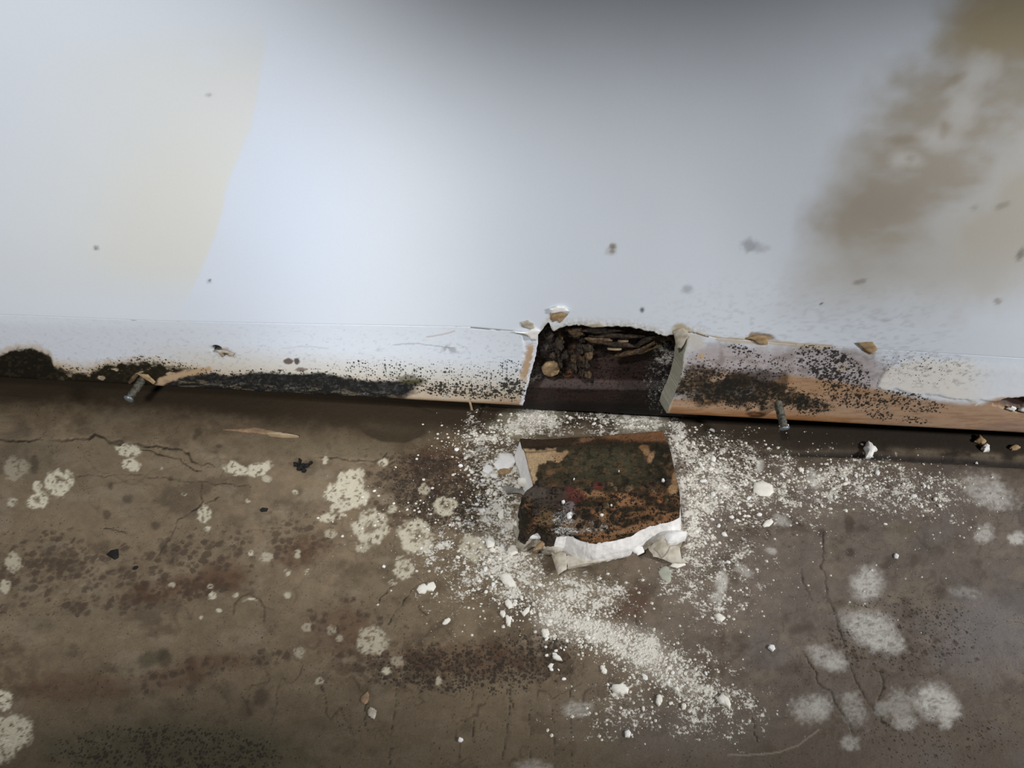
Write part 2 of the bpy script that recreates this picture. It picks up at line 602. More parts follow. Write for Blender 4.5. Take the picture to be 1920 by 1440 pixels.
# ------------------------------------------------------------------ lower boards
def board_profile(z):
    # rounded over at the lower edge, faint swelling above it
    t = np.clip((z - GAP) / 0.004, 0, 1)
    y = 0.0028 * (1 - np.sqrt(np.clip(1 - (1 - t) ** 2, 0, 1)))
    return y - 0.0016 * sst(0.075, 0.03, z)


def paint_left(p, P):
    U, V = p.U, p.V
    n = fbm(U / 22, V / 14, 60, 5)
    nf = fbm(U / 6, V / 5, 61, 4)
    bot = np.interp(U, [-400, 0, 300, 500, 700, 975], [700, 712, 722, 737, 750, 766])
    # bluish grey light falloff painted along the left, cream above the mould
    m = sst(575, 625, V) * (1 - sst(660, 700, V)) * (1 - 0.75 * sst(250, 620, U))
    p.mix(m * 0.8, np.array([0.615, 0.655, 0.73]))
    h = bot - V
    p.mix(sst(95, 40, h) * 0.8 * sst(200, 420, U), srgb(206, 200, 186))
    p.mix(sst(52, 20, h) * 0.8 * sst(0.2, 0.6, n + 0.15), srgb(194, 176, 152))
    # tan ring round the big mould patch
    up = np.interp(U, [-400, 0, 30, 60, 92, 102, 130, 165, 185, 205, 245, 300, 318, 345, 372, 400], [660, 664, 654, 652, 662, 684, 695, 704, 690, 684, 678, 680, 686, 690, 694, 718]) \
        + 14 * (nf - 0.5) + 8 * (n - 0.5)
    mt = sst(-15, -2, V - up) * (1 - sst(390, 480, U))
    p.mix(mt * 0.62, srgb(184, 162, 126))
    mb = sst(-3, 4, V - up) * (1 - sst(392, 400, U))
    hole = np.clip(sst(0.56, 0.66, fbm(U / 16, V / 9, 70, 4)) * sst(100, 160, U) * sst(-2, 12, V - up) * (1 - sst(20, 34, V - up)), 0, 1)
    p.mix(np.clip(mb - hole * 0.9, 0, 1), srgb(27, 23, 14))
    p.mix(mb * ell(U, V, 40, 690, 80, 30, 0, 0.8) * 0.7, srgb(16, 14, 9))
    p.mix(mb * sst(0.5, 0.7, nf) * 0.5, srgb(56, 50, 32))
    # bare wedge between the two mould patches
    wd = poly(U, V, [(292, 722), (300, 708), (340, 696), (392, 688), (400, 696), (350, 706), (312, 718), (304, 726)], 3, 3, 8)
    p.mix(wd, srgb(186, 160, 130))
    # long grey-black patch
    up2 = np.interp(U, [300, 312, 340, 400, 430, 470, 520, 560, 600, 640, 680, 720, 760, 790, 806, 815],
                    [724, 718, 708, 698, 704, 697, 699, 701, 698, 705, 712, 714, 712, 711, 714, 732]) + 7 * (nf - 0.5)
    ext = sst(302, 312, U) * (1 - sst(775 - 0.8 * (V - 720), 800 - 0.8 * (V - 720), U + 22 * (n - 0.5) * 2))
    m2 = sst(-2, 4, V - up2) * ext
    p.mix(m2, srgb(28, 29, 29))
    str_ = sst(0.52, 0.66, fbm(U / 18, V / 3.5, 66, 4)) * sst(24, 8, bot - V) * ext * (1 - sst(720, 760, U))
    p.mix(str_ * 0.6, srgb(128, 118, 100))
    p.mix(m2 * sst(0.45, 0.7, nf) * 0.35, srgb(74, 74, 74))
    p.mix(ell(U, V, 770, 712, 26, 8, 8, 0.7, 0.5, 8) * 0.75, srgb(86, 84, 56))
    # specks scattered above and right of it
    p.dark = np.maximum(p.dark, 0.36 * ell(U, V, 740, 700, 130, 26, 6, 1.0))
    p.dark = np.maximum(p.dark, 0.52 * ell(U, V, 870, 732, 130, 16, 5, 0.9))
    p.dark = np.maximum(p.dark, 0.34 * ell(U, V, 880, 712, 120, 34, 3, 1.0))
    p.dark = np.maximum(p.dark, 0.56 * ell(U, V, 960, 728, 28, 26, 0, 0.9))
    p.dark = np.maximum(p.dark, 0.34 * ell(U, V, 955, 690, 34, 24, 0, 1.0))
    p.dark = np.maximum(p.dark, 0.42 * sst(-22, -2, V - up) * (1 - mb) * sst(90, 130, U) * (1 - sst(420, 620, U)))
    p.dark = np.maximum(p.dark, 0.40 * sst(-16, -1, V - up2) * sst(330, 380, U) * (1 - sst(700, 800, U)))
    # orange bare edge at the right end
    e = sst(14, 3, bot - V) * sst(720, 800, U)
    p.mix(e * 0.75, srgb(176, 140, 104))
    e = sst(24, 4, bot - V) * sst(880, 950, U)
    p.mix(e * 0.6, srgb(156, 108, 62))
    # tan paper torn back along the cut end
    xe = np.interp(V, [632, 657, 690, 735, 764], [1003, 1006, 998, 986, 978])
    d = xe - U + 10 * (nf - 0.5)
    p.mix(sst(24, 14, d) * sst(3, 7, d) * sst(640, 655, V) * (1 - sst(700, 728, V)) * 0.9, srgb(184, 152, 112))
    p.mix(sst(7, 4, d), srgb(226, 228, 236))
    # worn marks
    p.mix(ell(U, V, 540, 677, 9, 6, 0, 0.5, 0.5, 6) * 0.9, srgb(84, 64, 56))
    p.mix(ell(U, V, 557, 678, 5, 6, 0, 0.5, 0.5, 6) * 0.9, srgb(56, 44, 38))
    p.mix(ell(U, V, 565, 693, 10, 4, 0, 0.6, 0.5, 6) * 0.8, srgb(96, 74, 66))
    p.mix(polyline(U, V, [(528, 652), (580, 649), (615, 654)], 1.5, 3) * 0.2, srgb(130, 130, 128))
    p.mix(polyline(U, V, [(800, 632), (835, 626), (852, 621)], 1.6, 1) * 0.5, srgb(170, 150, 136))
    p.mix(polyline(U, V, [(740, 646), (790, 645), (850, 652)], 1.4, 2) * 0.4, srgb(120, 120, 124))
    p.mix(ell(U, V, 845, 654, 22, 8, 0, 1.0, 0.6, 6) * sst(0.5, 0.6, nf) * 0.5, srgb(120, 120, 126))
    p.mix(polyline(U, V, [(884, 612), (905, 615), (925, 615), (955, 617)], 2.6, 1.5) * 0.9, srgb(160, 120, 92))
    p.mix(polyline(U, V, [(972, 620), (990, 622), (1002, 620)], 2.2, 1.5) * 0.8, srgb(172, 140, 106))
    # hole with a smear
    p.mix(ell(U, V, 424, 660, 17, 7, 22, 0.7, 0.5, 7) * 0.7, srgb(150, 130, 116))
    p.mix(ell(U, V, 406, 655, 9, 6, 20, 0.5, 0.3, 6), srgb(28, 24, 20))
    gz = sst(560, 700, V) * (1 - mb)
    p.mix(gz * sst(0.62, 0.8, fbm(U / 5, V / 3, 67, 3)) * 0.35, srgb(120, 124, 134))


def paint_right(p, P):
    U, V = p.U, p.V
    n = fbm(U / 26, V / 16, 80, 5)
    nf = fbm(U / 7, V / 5, 81, 4)
    bot = np.interp(U, [1250, 1400, 1600, 1900, 2300], [775, 783, 793, 808, 828])
    h = bot - V
    # lilac grey discoloured area
    m = poly(U, V, [(1288, 660), (1340, 642), (1440, 650), (1560, 648), (1640, 665), (1660, 690), (1640, 730), (1560, 745), (1270, 740)], 14, 10, 20, 1)
    p.mix(m * 0.85, srgb(176, 164, 164))
    p.mix(m * sst(0.5, 0.72, n) * 0.6, srgb(128, 118, 112))
    # cream zone right
    m = poly(U, V, [(1640, 725), (1660, 692), (1700, 676), (1760, 672), (1830, 682), (1960, 690), (2200, 700), (2200, 760), (1850, 752), (1700, 735)], 10, 12, 20, 2)
    p.mix(m * 0.75 * (1 - 0.8 * sst(1780, 1880, U)), srgb(236, 230, 220))
    # orange wood-coloured lower part
    upo = np.interp(U, [1250, 1300, 1400, 1470, 1560, 1620, 1660, 1700, 1760, 1800, 1840, 1870, 1890, 2300],
                    [748, 742, 742, 700, 712, 724, 730, 740, 752, 756, 756, 744, 742, 760]) + 8 * (n - 0.5)
    mo = sst(-5, 7, V - upo)
    p.mix(mo * 0.9, srgb(168, 132, 96))
    p.mix(mo * sst(16, 6, h) * (1 - sst(1560, 1700, U)) * 0.85, srgb(142, 96, 54))
    p.mix(poly(U, V, [(1830, 806), (1850, 796), (1890, 790), (1960, 788), (2200, 830)], 5, 3) * 0.6, srgb(140, 116, 108))
    # olive-brown mould at the left
    m = ell(U, V, 1330, 722, 78, 36, 4, 0.8, 0.45, 18, 3)
    p.mix(m * 0.8, srgb(104, 80, 44))
    p.mix(m * sst(0.42, 0.6, nf) * 0.85, srgb(48, 36, 20))
    # main black patches
    str2 = fbm(U / 26, V / 2.6, 84, 4)
    p.mix(mo * sst(0.5, 0.7, str2) * 0.35, srgb(136, 96, 62))
    p.mix(mo * sst(0.5, 0.3, str2) * 0.25, srgb(196, 160, 122))
    m = ell(U, V, 1395, 735, 92, 24, 4, 0.35, 0.75, 12, 4) * (0.72 + 0.28 * sst(0.36, 0.5, nf))
    p.mix(m * 0.95, srgb(28, 24, 17))
    p.mix(m * sst(0.55, 0.68, fbm(U / 12, V / 3, 86, 4)) * 0.55, srgb(78, 62, 36))
    m = ell(U, V, 1375, 715, 34, 14, -10, 0.5, 0.5, 14, 4)
    p.mix(m * 0.9, srgb(30, 26, 16))
    m = ell(U, V, 1415, 710, 60, 16, 0, 0.7, 0.6, 14, 4)
    p.mix(m * 0.75, srgb(50, 36, 22))
    m = ell(U, V, 1510, 755, 38, 15, 8, 0.4, 0.8, 10, 5) * (0.6 + 0.4 * sst(0.36, 0.5, nf))
    p.mix(m * 0.9, srgb(36, 30, 16))
    p.mix(ell(U, V, 1346, 708, 20, 8, -15, 0.7, 0.4, 10) * 0.8, srgb(176, 150, 124))
    p.mix(ell(U, V, 1418, 777, 18, 5, 4, 0.5, 0.2, 8) * 0.85, srgb(66, 40, 24))
    p.mix(ell(U, V, 1418, 777, 8, 2, 4, 0.5) * 0.8, srgb(140, 94, 56))
    # specks
    D = lambda k, *q: np.maximum(p.dark, k * ell(U, V, *q))
    p.dark = D(0.50, 1560, 690, 85, 42, 25, 0.9)
    p.dark = D(0.54, 1395, 735, 120, 34, 4, 1.0)
    p.dark = D(0.54, 1510, 755, 56, 24, 8, 1.0)
    p.dark = D(0.60, 1572, 668, 22, 12, 20, 0.7)
    p.dark = D(0.62, 1556, 696, 22, 12, 20, 0.7)
    p.dark = D(0.50, 1600, 740, 80, 30, 18, 0.9)
    p.dark = D(0.47, 1700, 752, 80, 20, 12, 0.9)
    p.dark = D(0.46, 1650, 778, 30, 10, 12, 0.8)
    p.dark = D(0.48, 1715, 788, 30, 8, 8, 0.8)
    p.dark = D(0.50, 1330, 720, 90, 44, 4, 0.9)
    p.dark = D(0.48, 1390, 656, 30, 10, 8, 0.8)
    p.dark = D(0.24, 1720, 690, 90, 34, 5, 1.0)
    p.mix(ell(U, V, 1730, 690, 110, 34, 5, 1.0) * sst(0.58, 0.72, fbm(U / 6, V / 3.5, 85, 3)) * 0.5, srgb(110, 112, 118))
    p.dark = D(0.40, 1420, 690, 80, 30, 0, 1.0)
    p.dark = D(0.34, 1310, 690, 40, 30, 0, 1.0)
    p.brown = np.maximum(p.brown, 0.45 * ell(U, V, 1330, 722, 84, 40, 4, 0.9))
    # peeled strips at the top joint
    p.mix(polyline(U, V, [(1345, 636), (1420, 644), (1440, 642), (1500, 648), (1552, 652)], 5, 3) * 0.6, srgb(190, 168, 128))
    p.mix(ell(U, V, 1628, 652, 15, 10, 20, 0.6, 0.5, 8) * 0.95, srgb(176, 136, 74))
    p.mix(ell(U, V, 1634, 645, 9, 4, 10, 0.6, 0.5, 8) * 0.7, srgb(150, 128, 100))
    p.mix(ell(U, V, 1303, 640, 18, 16, 0, 0.9, 0.5, 9) * 0.8, srgb(206, 200, 192))
    p.mix(ell(U, V, 1315, 668, 6, 5, 0, 0.6, 0.4, 6) * 0.8, srgb(196, 168, 126))
    p.mix(ell(U, V, 1580, 690, 10, 7, -10, 0.7, 0.4, 6) * 0.6, srgb(180, 164, 136))
    # dark broken hole at the far right
    m = poly(U, V, [(1866, 758), (1880, 750), (1930, 746), (1960, 756), (1950, 774), (1910, 770), (1886, 764)], 3, 4, 9)
    p.mix(m * 0.95, srgb(44, 26, 24))
    p.mix(polyline(U, V, [(1830, 760), (1850, 744), (1880, 741), (1900, 744)], 2, 1) * 0.5, srgb(240, 240, 240))
    # cut end rim
    xe = np.interp(V, [622, 645, 690, 742, 774], [1290, 1287, 1279, 1262, 1250])
    p.mix(sst(6, 2, U - xe + 4 * (nf - 0.5)) * 0.6, srgb(190, 186, 168))


def board(name, side, label):
    nz = 118
    t = np.linspace(0, 1, nz) ** 1.0
    if side < 0:
        s = np.concatenate([np.linspace(-1.2, -0.42, 6)[:-1], np.linspace(-0.42, -0.08, 430)])
        s2 = np.linspace(0, 1, 90)[1:]
        nx = len(s) + len(s2)
        X = np.zeros((nz, nx))
        Zc = np.zeros((nz, nx))
        # z along the cut end, from the bottom edge up to the joint
        ze = GAP + (LZ[0] - GAP) * t
        xe = xleft(ze) + 0.0009 * (fbm(ze * 900, ze * 0, 90, 3) - 0.5)
        X[:, :len(s)] = s[None, :]
        X[:, len(s):] = -0.08 + (xe[:, None] + 0.08) * s2[None, :]
    else:
        s = np.concatenate([np.linspace(0.11, 0.42, 430), np.linspace(0.42, 1.2, 6)[1:]])
        s2 = np.linspace(0, 1, 90)[:-1]
        nx = len(s) + len(s2)
        X = np.zeros((nz, nx))
        ze = GAP + (RZ[0] - GAP) * t
        xe = xright(ze) + 0.0003 * (fbm(ze * 900, ze * 0, 91, 3) - 0.5)
        X[:, :len(s2)] = xe[:, None] + (0.11 - xe[:, None]) * s2[None, :]
        X[:, len(s2):] = s[None, :]
    zb = GAP + 0.00025 * (fbm(X[0] * 60, X[0] * 0, 92, 3) - 0.5)
    zt_ = ztop(X[-1])
    Z = zb[None, :] + (zt_ - zb)[None, :] * t[:, None]
    Y = board_profile(Z) * sst(1.0, 0.9, t)[:, None]
    P = np.stack([X, Y, Z], -1)
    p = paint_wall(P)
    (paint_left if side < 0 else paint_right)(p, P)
    U, V = p.U, p.V
    Y = P[..., 1]
    Y += 0.00012 * (fbm(X * 300, Z * 300, 93, 4) - 0.5)
    if side < 0:
        # crack along the joint, torn skin at the cut end, pit of the old screw hole
        Y += 0.0009 * polyline(U, V, [(884, 612), (905, 615), (925, 615), (1002, 620)], 2.6, 1.5)
        Y += 0.004 * ell(U, V, 406, 655, 9, 6, 20, 0.6)
        xe2 = np.interp(V, [632, 657, 690, 735, 764], [1003, 1006, 998, 986, 978])
        Y += 0.0006 * sst(26, 18, xe2 - U + 10 * (fbm(U / 6, V / 5, 61, 4) - 0.5)) * (1 - sst(700, 728, V))
    else:
        Y += 0.005 * poly(U, V, [(1866, 758), (1880, 750), (1930, 746), (1960, 756), (1950, 774), (1910, 770), (1886, 764)], 4, 4, 9)
        Y -= 0.0006 * sst(1.0, 0.82, t)[:, None] * poly(U, V, [(1640, 725), (1660, 690), (1700, 655), (1760, 640), (1830, 650), (2200, 650), (2200, 760), (1850, 752), (1700, 735)], 3, 8, 20, 2)
    P[..., 1] = Y
    dep = np.zeros(P.shape)
    dep[..., 1] = 0.0125
    if side > 0:
        fall = sst(0.0, 0.02, P[..., 0] - xe[:, None])
        dep[..., 0] = -0.0035 * (1 - fall)           # the saw went in at a slant
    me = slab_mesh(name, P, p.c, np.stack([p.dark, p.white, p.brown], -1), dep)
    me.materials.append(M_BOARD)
    if side > 0:
        # the sawn end shows its raw core
        me.materials.append(M_CUT)
        co = np.zeros(len(me.vertices) * 3, np.float32)
        me.vertices.foreach_get('co', co)
        co = co.reshape(-1, 3)
        mi = np.zeros(len(me.polygons), np.int32)
        nfront = (nz - 1) * (nx - 1)
        lv = np.zeros(len(me.loops), np.int32)
        me.loops.foreach_get('vertex_index', lv)
        q = lv.reshape(-1, 4)
        cx = co[q].mean(1)
        mi[nfront:] = (cx[nfront:, 0] < xright(cx[nfront:, 2]) + 0.001) & (cx[nfront:, 0] < 0.075)
        me.polygons.foreach_set('material_index', mi)
        me.polygons.foreach_set('use_smooth', (np.arange(len(mi)) < nfront))
    return setp(obj(name, me), label, kind='structure')


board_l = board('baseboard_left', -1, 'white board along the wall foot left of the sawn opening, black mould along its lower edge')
board_r = board('baseboard_right', 1, 'stained board along the wall foot right of the sawn opening, black mould specks and orange lower edge')

# masonry behind the boards, seen through the gap and the opening
bm = bmesh.new()
bmesh.ops.create_cube(bm, size=1, matrix=Matrix.Translation((0, 0.075, 0.25)) @ Matrix.Diagonal((2.4, 0.07, 0.5, 1)))
me = bpy.data.meshes.new('wall_inner')
bm.to_mesh(me)
bm.free()
setp(obj('wall_inner', me, None, M_CAVITY), 'dark damp masonry behind the boards at the wall foot', kind='structure')

# ------------------------------------------------------------------ floor
CRACKS = [([(-60, 830), (0, 828), (60, 826), (120, 827), (165, 823), (180, 816), (200, 828), (260, 834), (310, 840), (355, 850), (362, 866), (400, 872)], 3.0),
          ([(200, 830), (270, 842), (330, 860), (365, 878), (378, 884)], 2.2), ([(140, 893), (250, 890), (310, 898), (380, 905), (470, 912)], 1.6),
          ([(378, 905), (378, 940), (372, 950), (335, 975), (312, 1020), (285, 1055)], 2.2), ([(410, 935), (372, 950)], 2.2),
          ([(590, 860), (660, 863), (720, 867), (775, 866), (800, 864), (850, 862)], 2.2), ([(715, 866), (725, 850)], 2),
          ([(235, 1000), (215, 992), (195, 990)], 1.8), ([(605, 1285), (611, 1340), (622, 1348), (640, 1325)], 1.8), ([(775, 1105), (740, 1150), (718, 1190)], 1.8),
          ([(735, 1098), (712, 1130)], 1.5), ([(745, 1290), (740, 1340), (733, 1390), (730, 1440)], 1.6), ([(640, 1330), (660, 1370), (663, 1400)], 1.4),
          ([(775, 1112), (785, 1140), (800, 1155)], 1.6), ([(690, 1290), (684, 1350), (690, 1370)], 1.5), ([(960, 1270), (955, 1310), (962, 1330)], 1.4),
          ([(995, 1200), (994, 1440)], 1.2), ([(950, 1290), (955, 1320), (940, 1440)], 1.3), ([(1070, 1250), (1072, 1420)], 1.2), ([(885, 1290), (890, 1420)], 1.2), ([(1035, 1320), (1040, 1440)], 1.2),
          ([(1542, 1000), (1546, 1040), (1540, 1060), (1548, 1085), (1552, 1130)], 2.2), ([(1500, 1065), (1508, 1095), (1522, 1125)], 2.4),
          ([(1552, 1120), (1568, 1150), (1580, 1200), (1592, 1245), (1620, 1305), (1650, 1350), (1690, 1380)], 2.4),
          ([(1500, 1220), (1525, 1250), (1535, 1280), (1560, 1300), (1575, 1330), (1592, 1360), (1600, 1390)], 2.6),
          ([(1650, 1250), (1660, 1290), (1640, 1330)], 2.0), ([(1190, 1150), (1195, 1175), (1202, 1182)], 2.0), ([(1255, 1205), (1280, 1230), (1285, 1255)], 1.8),
          ([(1410, 1345), (1420, 1390)], 1.6), ([(1255, 1240), (1275, 1270), (1295, 1300)], 1.4), ([(1560, 1200), (1600, 1220)], 1.4)]
JOINT = [(1380, 846), (1440, 850), (1540, 851), (1600, 852), (1650, 856), (1720, 860), (1800, 864), (1860, 869), (1930, 872), (2100, 880)]


def floor_h(P2):
    """height of the floor in metres at world x,y; P2 (...,3) with z ignored"""
    Q = P2.copy()
    Q[..., 2] = 0
    U, V = px_of(Q)
    x, y = Q[..., 0], Q[..., 1]
    h = 0.0005 * (fbm(x * 50, y * 50, 100, 3) - 0.5) + 0.00025 * (fbm(x * 420, y * 420, 101, 3) - 0.5)
    cr = np.zeros(U.shape)
    for pts, wd in CRACKS:
        cr = np.maximum(cr, polyline(U, V, pts, wd * 0.8, 5, 7))
    h = h - 0.0003 * cr
    jx = np.interp(U, [a for a, b in JOINT], [b for a, b in JOINT]) + 3 * (fbm(U / 20, U * 0, 103, 3) - 0.5)
    on_r = sst(1400, 1600, U)
    h = h + on_r * (0.0022 * sst(3, -3, V - jx) - 0.0015 * np.exp(-((V - jx - 3) / 3.0) ** 2))
    jl = np.interp(U, [-200, 0, 165, 310, 365, 700, 860], [832, 828, 824, 838, 856, 866, 862])
    h = h + (1 - sst(700, 900, U)) * 0.0008 * sst(6, -6, V - jl)
    return h, cr


FX = axis([(-1.2, -0.7, 0.1), (-0.7, -0.37, 0.006), (-0.37, 0.31, 0.00078), (0.31, 0.7, 0.006), (0.7, 1.2, 0.1)])
FY = axis([(-1.4, -0.6, 0.13), (-0.6, -0.235, 0.006), (-0.235, -0.13, 0.00068), (-0.13, 0.012, 0.0008), (0.012, 0.05, 0.004)])
X, Y = np.meshgrid(FX, FY)
P = np.stack([X, Y, X * 0], -1)
H, CR = floor_h(P)
U, V = px_of(P)
behind = (P - CAM) @ FWD < 0.05
U = np.where(behind, 900, np.clip(U, -900, 2900))
V = np.where(behind, 2600, np.clip(V, -900, 2600))
f = Paint(U, V, srgb(117, 102, 82))
big = fbm(U / 150, V / 110, 110, 4)
mid = fbm(U / 30, V / 24, 111, 5)
fin = fbm(U / 8, V / 8, 112, 4)
rt = sst(900, 1500, U)
f.mix(rt * 0.9, srgb(112, 102, 94))
f.mul(0.80 + 0.40 * big)
f.mul(0.74 + 0.40 * mid)
f.mul(0.84 + 0.32 * fin)
f.mix(sst(0.54, 0.74, fbm(U / 46, V / 38, 116, 5)) * 0.5, srgb(66, 56, 44))
f.mix(sst(0.56, 0.74, fbm(U / 60, V / 30, 117, 5)) * 0.35, srgb(136, 124, 106))
f.mix(sst(1180, 1440, V) * 0.62, srgb(76, 66, 51))  # vignette darkening towards the bottom, painted into the floor colour
f.mix(sst(0.52, 0.7, fbm(U / 200, V / 120, 113, 3)) * 0.35 * rt, srgb(106, 100, 100))
f.mix(ell(U, V, 1860, 1190, 110, 80, 0, 1.2, 0.4, 40) * 0.45, srgb(128, 124, 124))
f.mix(ell(U, V, 1290, 1370, 160, 60, 0, 1.2, 0.4, 40) * 0.3, srgb(110, 104, 100))
f.mix(ell(U, V, 1680, 1330, 200, 130, 0, 1.2, 0.3, 40) * 0.25, srgb(118, 106, 96))
f.mix(ell(U, V, 650, 845, 130, 18, 3, 0.9, 0.3, 20) * 0.5, srgb(124, 113, 92))
f.mix(ell(U, V, 100, 1140, 100, 60, 0, 1.4) * 0.25, srgb(112, 102, 84))
# damp, dark strip under the wall, with gap shade painted in
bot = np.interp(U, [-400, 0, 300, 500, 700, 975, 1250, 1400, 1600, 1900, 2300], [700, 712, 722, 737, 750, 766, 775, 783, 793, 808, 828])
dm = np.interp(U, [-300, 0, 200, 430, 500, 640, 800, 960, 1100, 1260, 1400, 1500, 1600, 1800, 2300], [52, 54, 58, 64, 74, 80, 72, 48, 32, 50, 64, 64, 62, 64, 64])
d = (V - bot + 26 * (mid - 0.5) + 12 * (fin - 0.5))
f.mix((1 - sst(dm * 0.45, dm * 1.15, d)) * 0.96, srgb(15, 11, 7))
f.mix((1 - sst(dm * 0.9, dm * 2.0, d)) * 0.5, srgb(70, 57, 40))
jx = np.interp(U, [a for a, b in JOINT], [b for a, b in JOINT])
rs_ = sst(1330, 1520, U)
f.mix(rs_ * (1 - sst(-12, 4, V - jx + 14 * (mid - 0.5))) * 0.85, srgb(44, 36, 28))
f.mix(rs_ * np.exp(-((V - jx + 9) / 6.0) ** 2) * sst(1600, 1720, U) * sst(0.3, 0.6, mid) * 0.7, srgb(122, 110, 92))
f.mix(rs_ * np.exp(-((V - jx - 2) / 3.4) ** 2) * 0.9, srgb(20, 16, 13))
# wet half-round stain
m = ell(U, V, 738, 795, 66, 37, 3, 0.12, 0.06, 20) * sst(792, 818, V)
f.mix(m * 0.85, srgb(52, 42, 28))
# dark mottled zones
for cx, cy, rx, ry, a, k in ((830, 890, 110, 60, 10, 0.6), (860, 930, 100, 40, 0, 0.55), (790, 965, 60, 40, -20, 0.5), (770, 1250, 170, 46, 4, 0.55), (1000, 1230, 90, 40, 10, 0.6),
                              (340, 1105, 120, 22, -6, 0.6), (560, 1030, 70, 26, -20, 0.5), (1000, 1080, 110, 46, 0, 0.4), (1180, 1120, 60, 40, 0, 0.45), (940, 1110, 80, 30, 0, 0.35),
                              (1400, 985, 90, 26, 0, 0.4), (1700, 1230, 120, 60, 0, 0.3), (1370, 1230, 60, 60, 0, 0.35), (140, 1080, 150, 70, 0, 0.25), (300, 1410, 200, 50, 0, 0.45), (20, 1250, 60, 60, 0, 0.4)):
    m = ell(U, V, cx, cy, rx, ry, a, 1.0, 0.35, 26)
    f.mix(m * k * sst(0.36, 0.62, fbm(U / 13, V / 11, 115, 4)), srgb(60, 44, 30))
f.mix(ell(U, V, 330, 1412, 235, 62, 0, 0.5, 0.25, 30) * 0.5, srgb(74, 72, 54))
f.mix(ell(U, V, 285, 1235, 26, 14, -20, 0.8, 0.5, 12) * 0.6, srgb(60, 60, 46))
f.mix(ell(U, V, 490, 1305, 16, 18, 0, 0.8, 0.5, 10) * 0.7, srgb(62, 52, 42))
f.mix(ell(U, V, 60, 860, 60, 50, 0, 1.0, 0.3, 20) * 0.35, srgb(92, 84, 68))
f.mix(ell(U, V, 1590, 1360, 70, 60, 0, 0.9, 0.3, 20) * 0.35 * sst(0.45, 0.6, fin), srgb(70, 58, 44))
for cx, cy, rx, ry in ((372, 812, 7, 8), (366, 822, 4, 5), (207, 912, 4, 6), (240, 935, 10, 8), (200, 965, 8, 8), (320, 898, 5, 5), (412, 838, 7, 4), (292, 985, 8, 8), (306, 1025, 8, 9),
                       (65, 870, 8, 16), (1592, 982, 9, 16), (1540, 998, 10, 8), (1594, 1035, 8, 7), (645, 1180, 4, 4), (760, 1175, 4, 4), (310, 1235, 12, 16)):
    f.mix(ell(U, V, cx, cy, rx, ry, 0, 0.8, 0.5, 8) * 0.6, srgb(56, 46, 34))
# rings
f.mix(polyline(U, V, [(438, 1152), (442, 1132), (455, 1118), (470, 1113), (486, 1124), (496, 1140), (495, 1165)], 2.4, 2) * 0.6, srgb(54, 44, 32))
f.mix(polyline(U, V, [(455, 1128), (470, 1122), (482, 1126)], 2.2, 1) * 0.6, srgb(150, 144, 128))
# brown spots: soft cells spread over the worn area
B = lambda k, *q: np.maximum(f.brown, k * ell(U, V, *q))
f.brown = B(0.52, 240, 1080, 300, 75, -8, 0.8)
f.brown = B(0.56, 90, 1060, 130, 70, 0, 0.8)
f.brown = B(0.54, 330, 1105, 150, 30, -8, 0.8)
f.brown = B(0.48, 560, 1010, 110, 50, -18, 0.9)
f.brown = B(0.44, 420, 1245, 240, 22, -8, 0.9)
f.brown = B(0.42, 210, 1285, 110, 26, 0, 0.9)
f.brown = B(0.46, 640, 1160, 90, 50, 10, 0.9)
f.brown = B(0.55, 800, 920, 150, 80, 10, 0.9)
f.brown = B(0.52, 800, 1245, 220, 44, 4, 0.9)
f.brown = B(0.50, 1010, 1235, 80, 46, 0, 0.9)
f.brown = B(0.36, 1690, 1220, 160, 70, 0, 1.0)
f.brown = B(0.36, 1430, 1000, 140, 40, 0, 1.0)
K = lambda k, *q: np.maximum(f.dark, k * ell(U, V, *q))
f.dark = K(0.44, 320, 1415, 240, 60, 0, 0.7)
f.dark = K(0.54, 850, 920, 140, 80, 10, 0.9)
f.dark = K(0.50, 870, 1255, 200, 50, 0, 0.9)
f.dark = K(0.48, 1000, 1220, 90, 40, 0, 0.9)
f.dark = K(0.46, 1320, 850, 140, 50, 4, 0.8)
f.dark = K(0.34, 1690, 1190, 170, 90, 0, 0.9)
f.dark = K(0.30, 1760, 1380, 170, 60, 0, 0.9)
f.dark = np.maximum(f.dark, 0.10)
bn = fbm(U / 40, V / 30, 118, 3)
f.brown = np.where(f.brown > 0, np.clip(f.brown - 0.035 + 0.35 * (bn - 0.5), 0, 1), 0)
f.dark = np.clip(np.maximum(f.dark, 0.10 + 0.30 * (fbm(U / 50, V / 40, 119, 4) - 0.35)), 0, 1)
for q in ((340, 1100, 110, 22, -8), (420, 1075, 40, 26, 0), (560, 1035, 50, 26, -20), (330, 1270, 60, 20, -8), (410, 1240, 60, 14, 0), (150, 1290, 110, 26, 0), (880, 1235, 120, 30, 0), (640, 1180, 60, 40, 0), (820, 880, 70, 40, 0), (1180, 1130, 40, 30, 0)):
    f.mix(ell(U, V, *q, 1.0, 0.4, 18) * 0.42, srgb(74, 44, 28))
# cracks
crk = np.zeros(U.shape)
for pts, wd in CRACKS:
    k = 0.95 if wd > 1.7 else 0.9
    crk = np.maximum(crk, k * polyline(U, V, pts, wd * 0.75, 5, 7))
f.mix(crk * (0.25 + 1.7 * (fbm(U / 22, V / 22, 133, 3) - 0.22)).clip(0, 0.97), srgb(38, 30, 20))
veins = np.abs(fbm(U / 60, V / 95, 130, 3) - 0.5)
f.mix(sst(0.014, 0.0, veins) * 0.65 * ell(U, V, 800, 1330, 420, 150, 0, 0.6), srgb(56, 45, 33))
veins = np.abs(fbm(U / 90, V / 70, 131, 3) - 0.5)
f.mix(sst(0.010, 0.0, veins) * 0.35, srgb(66, 54, 40))
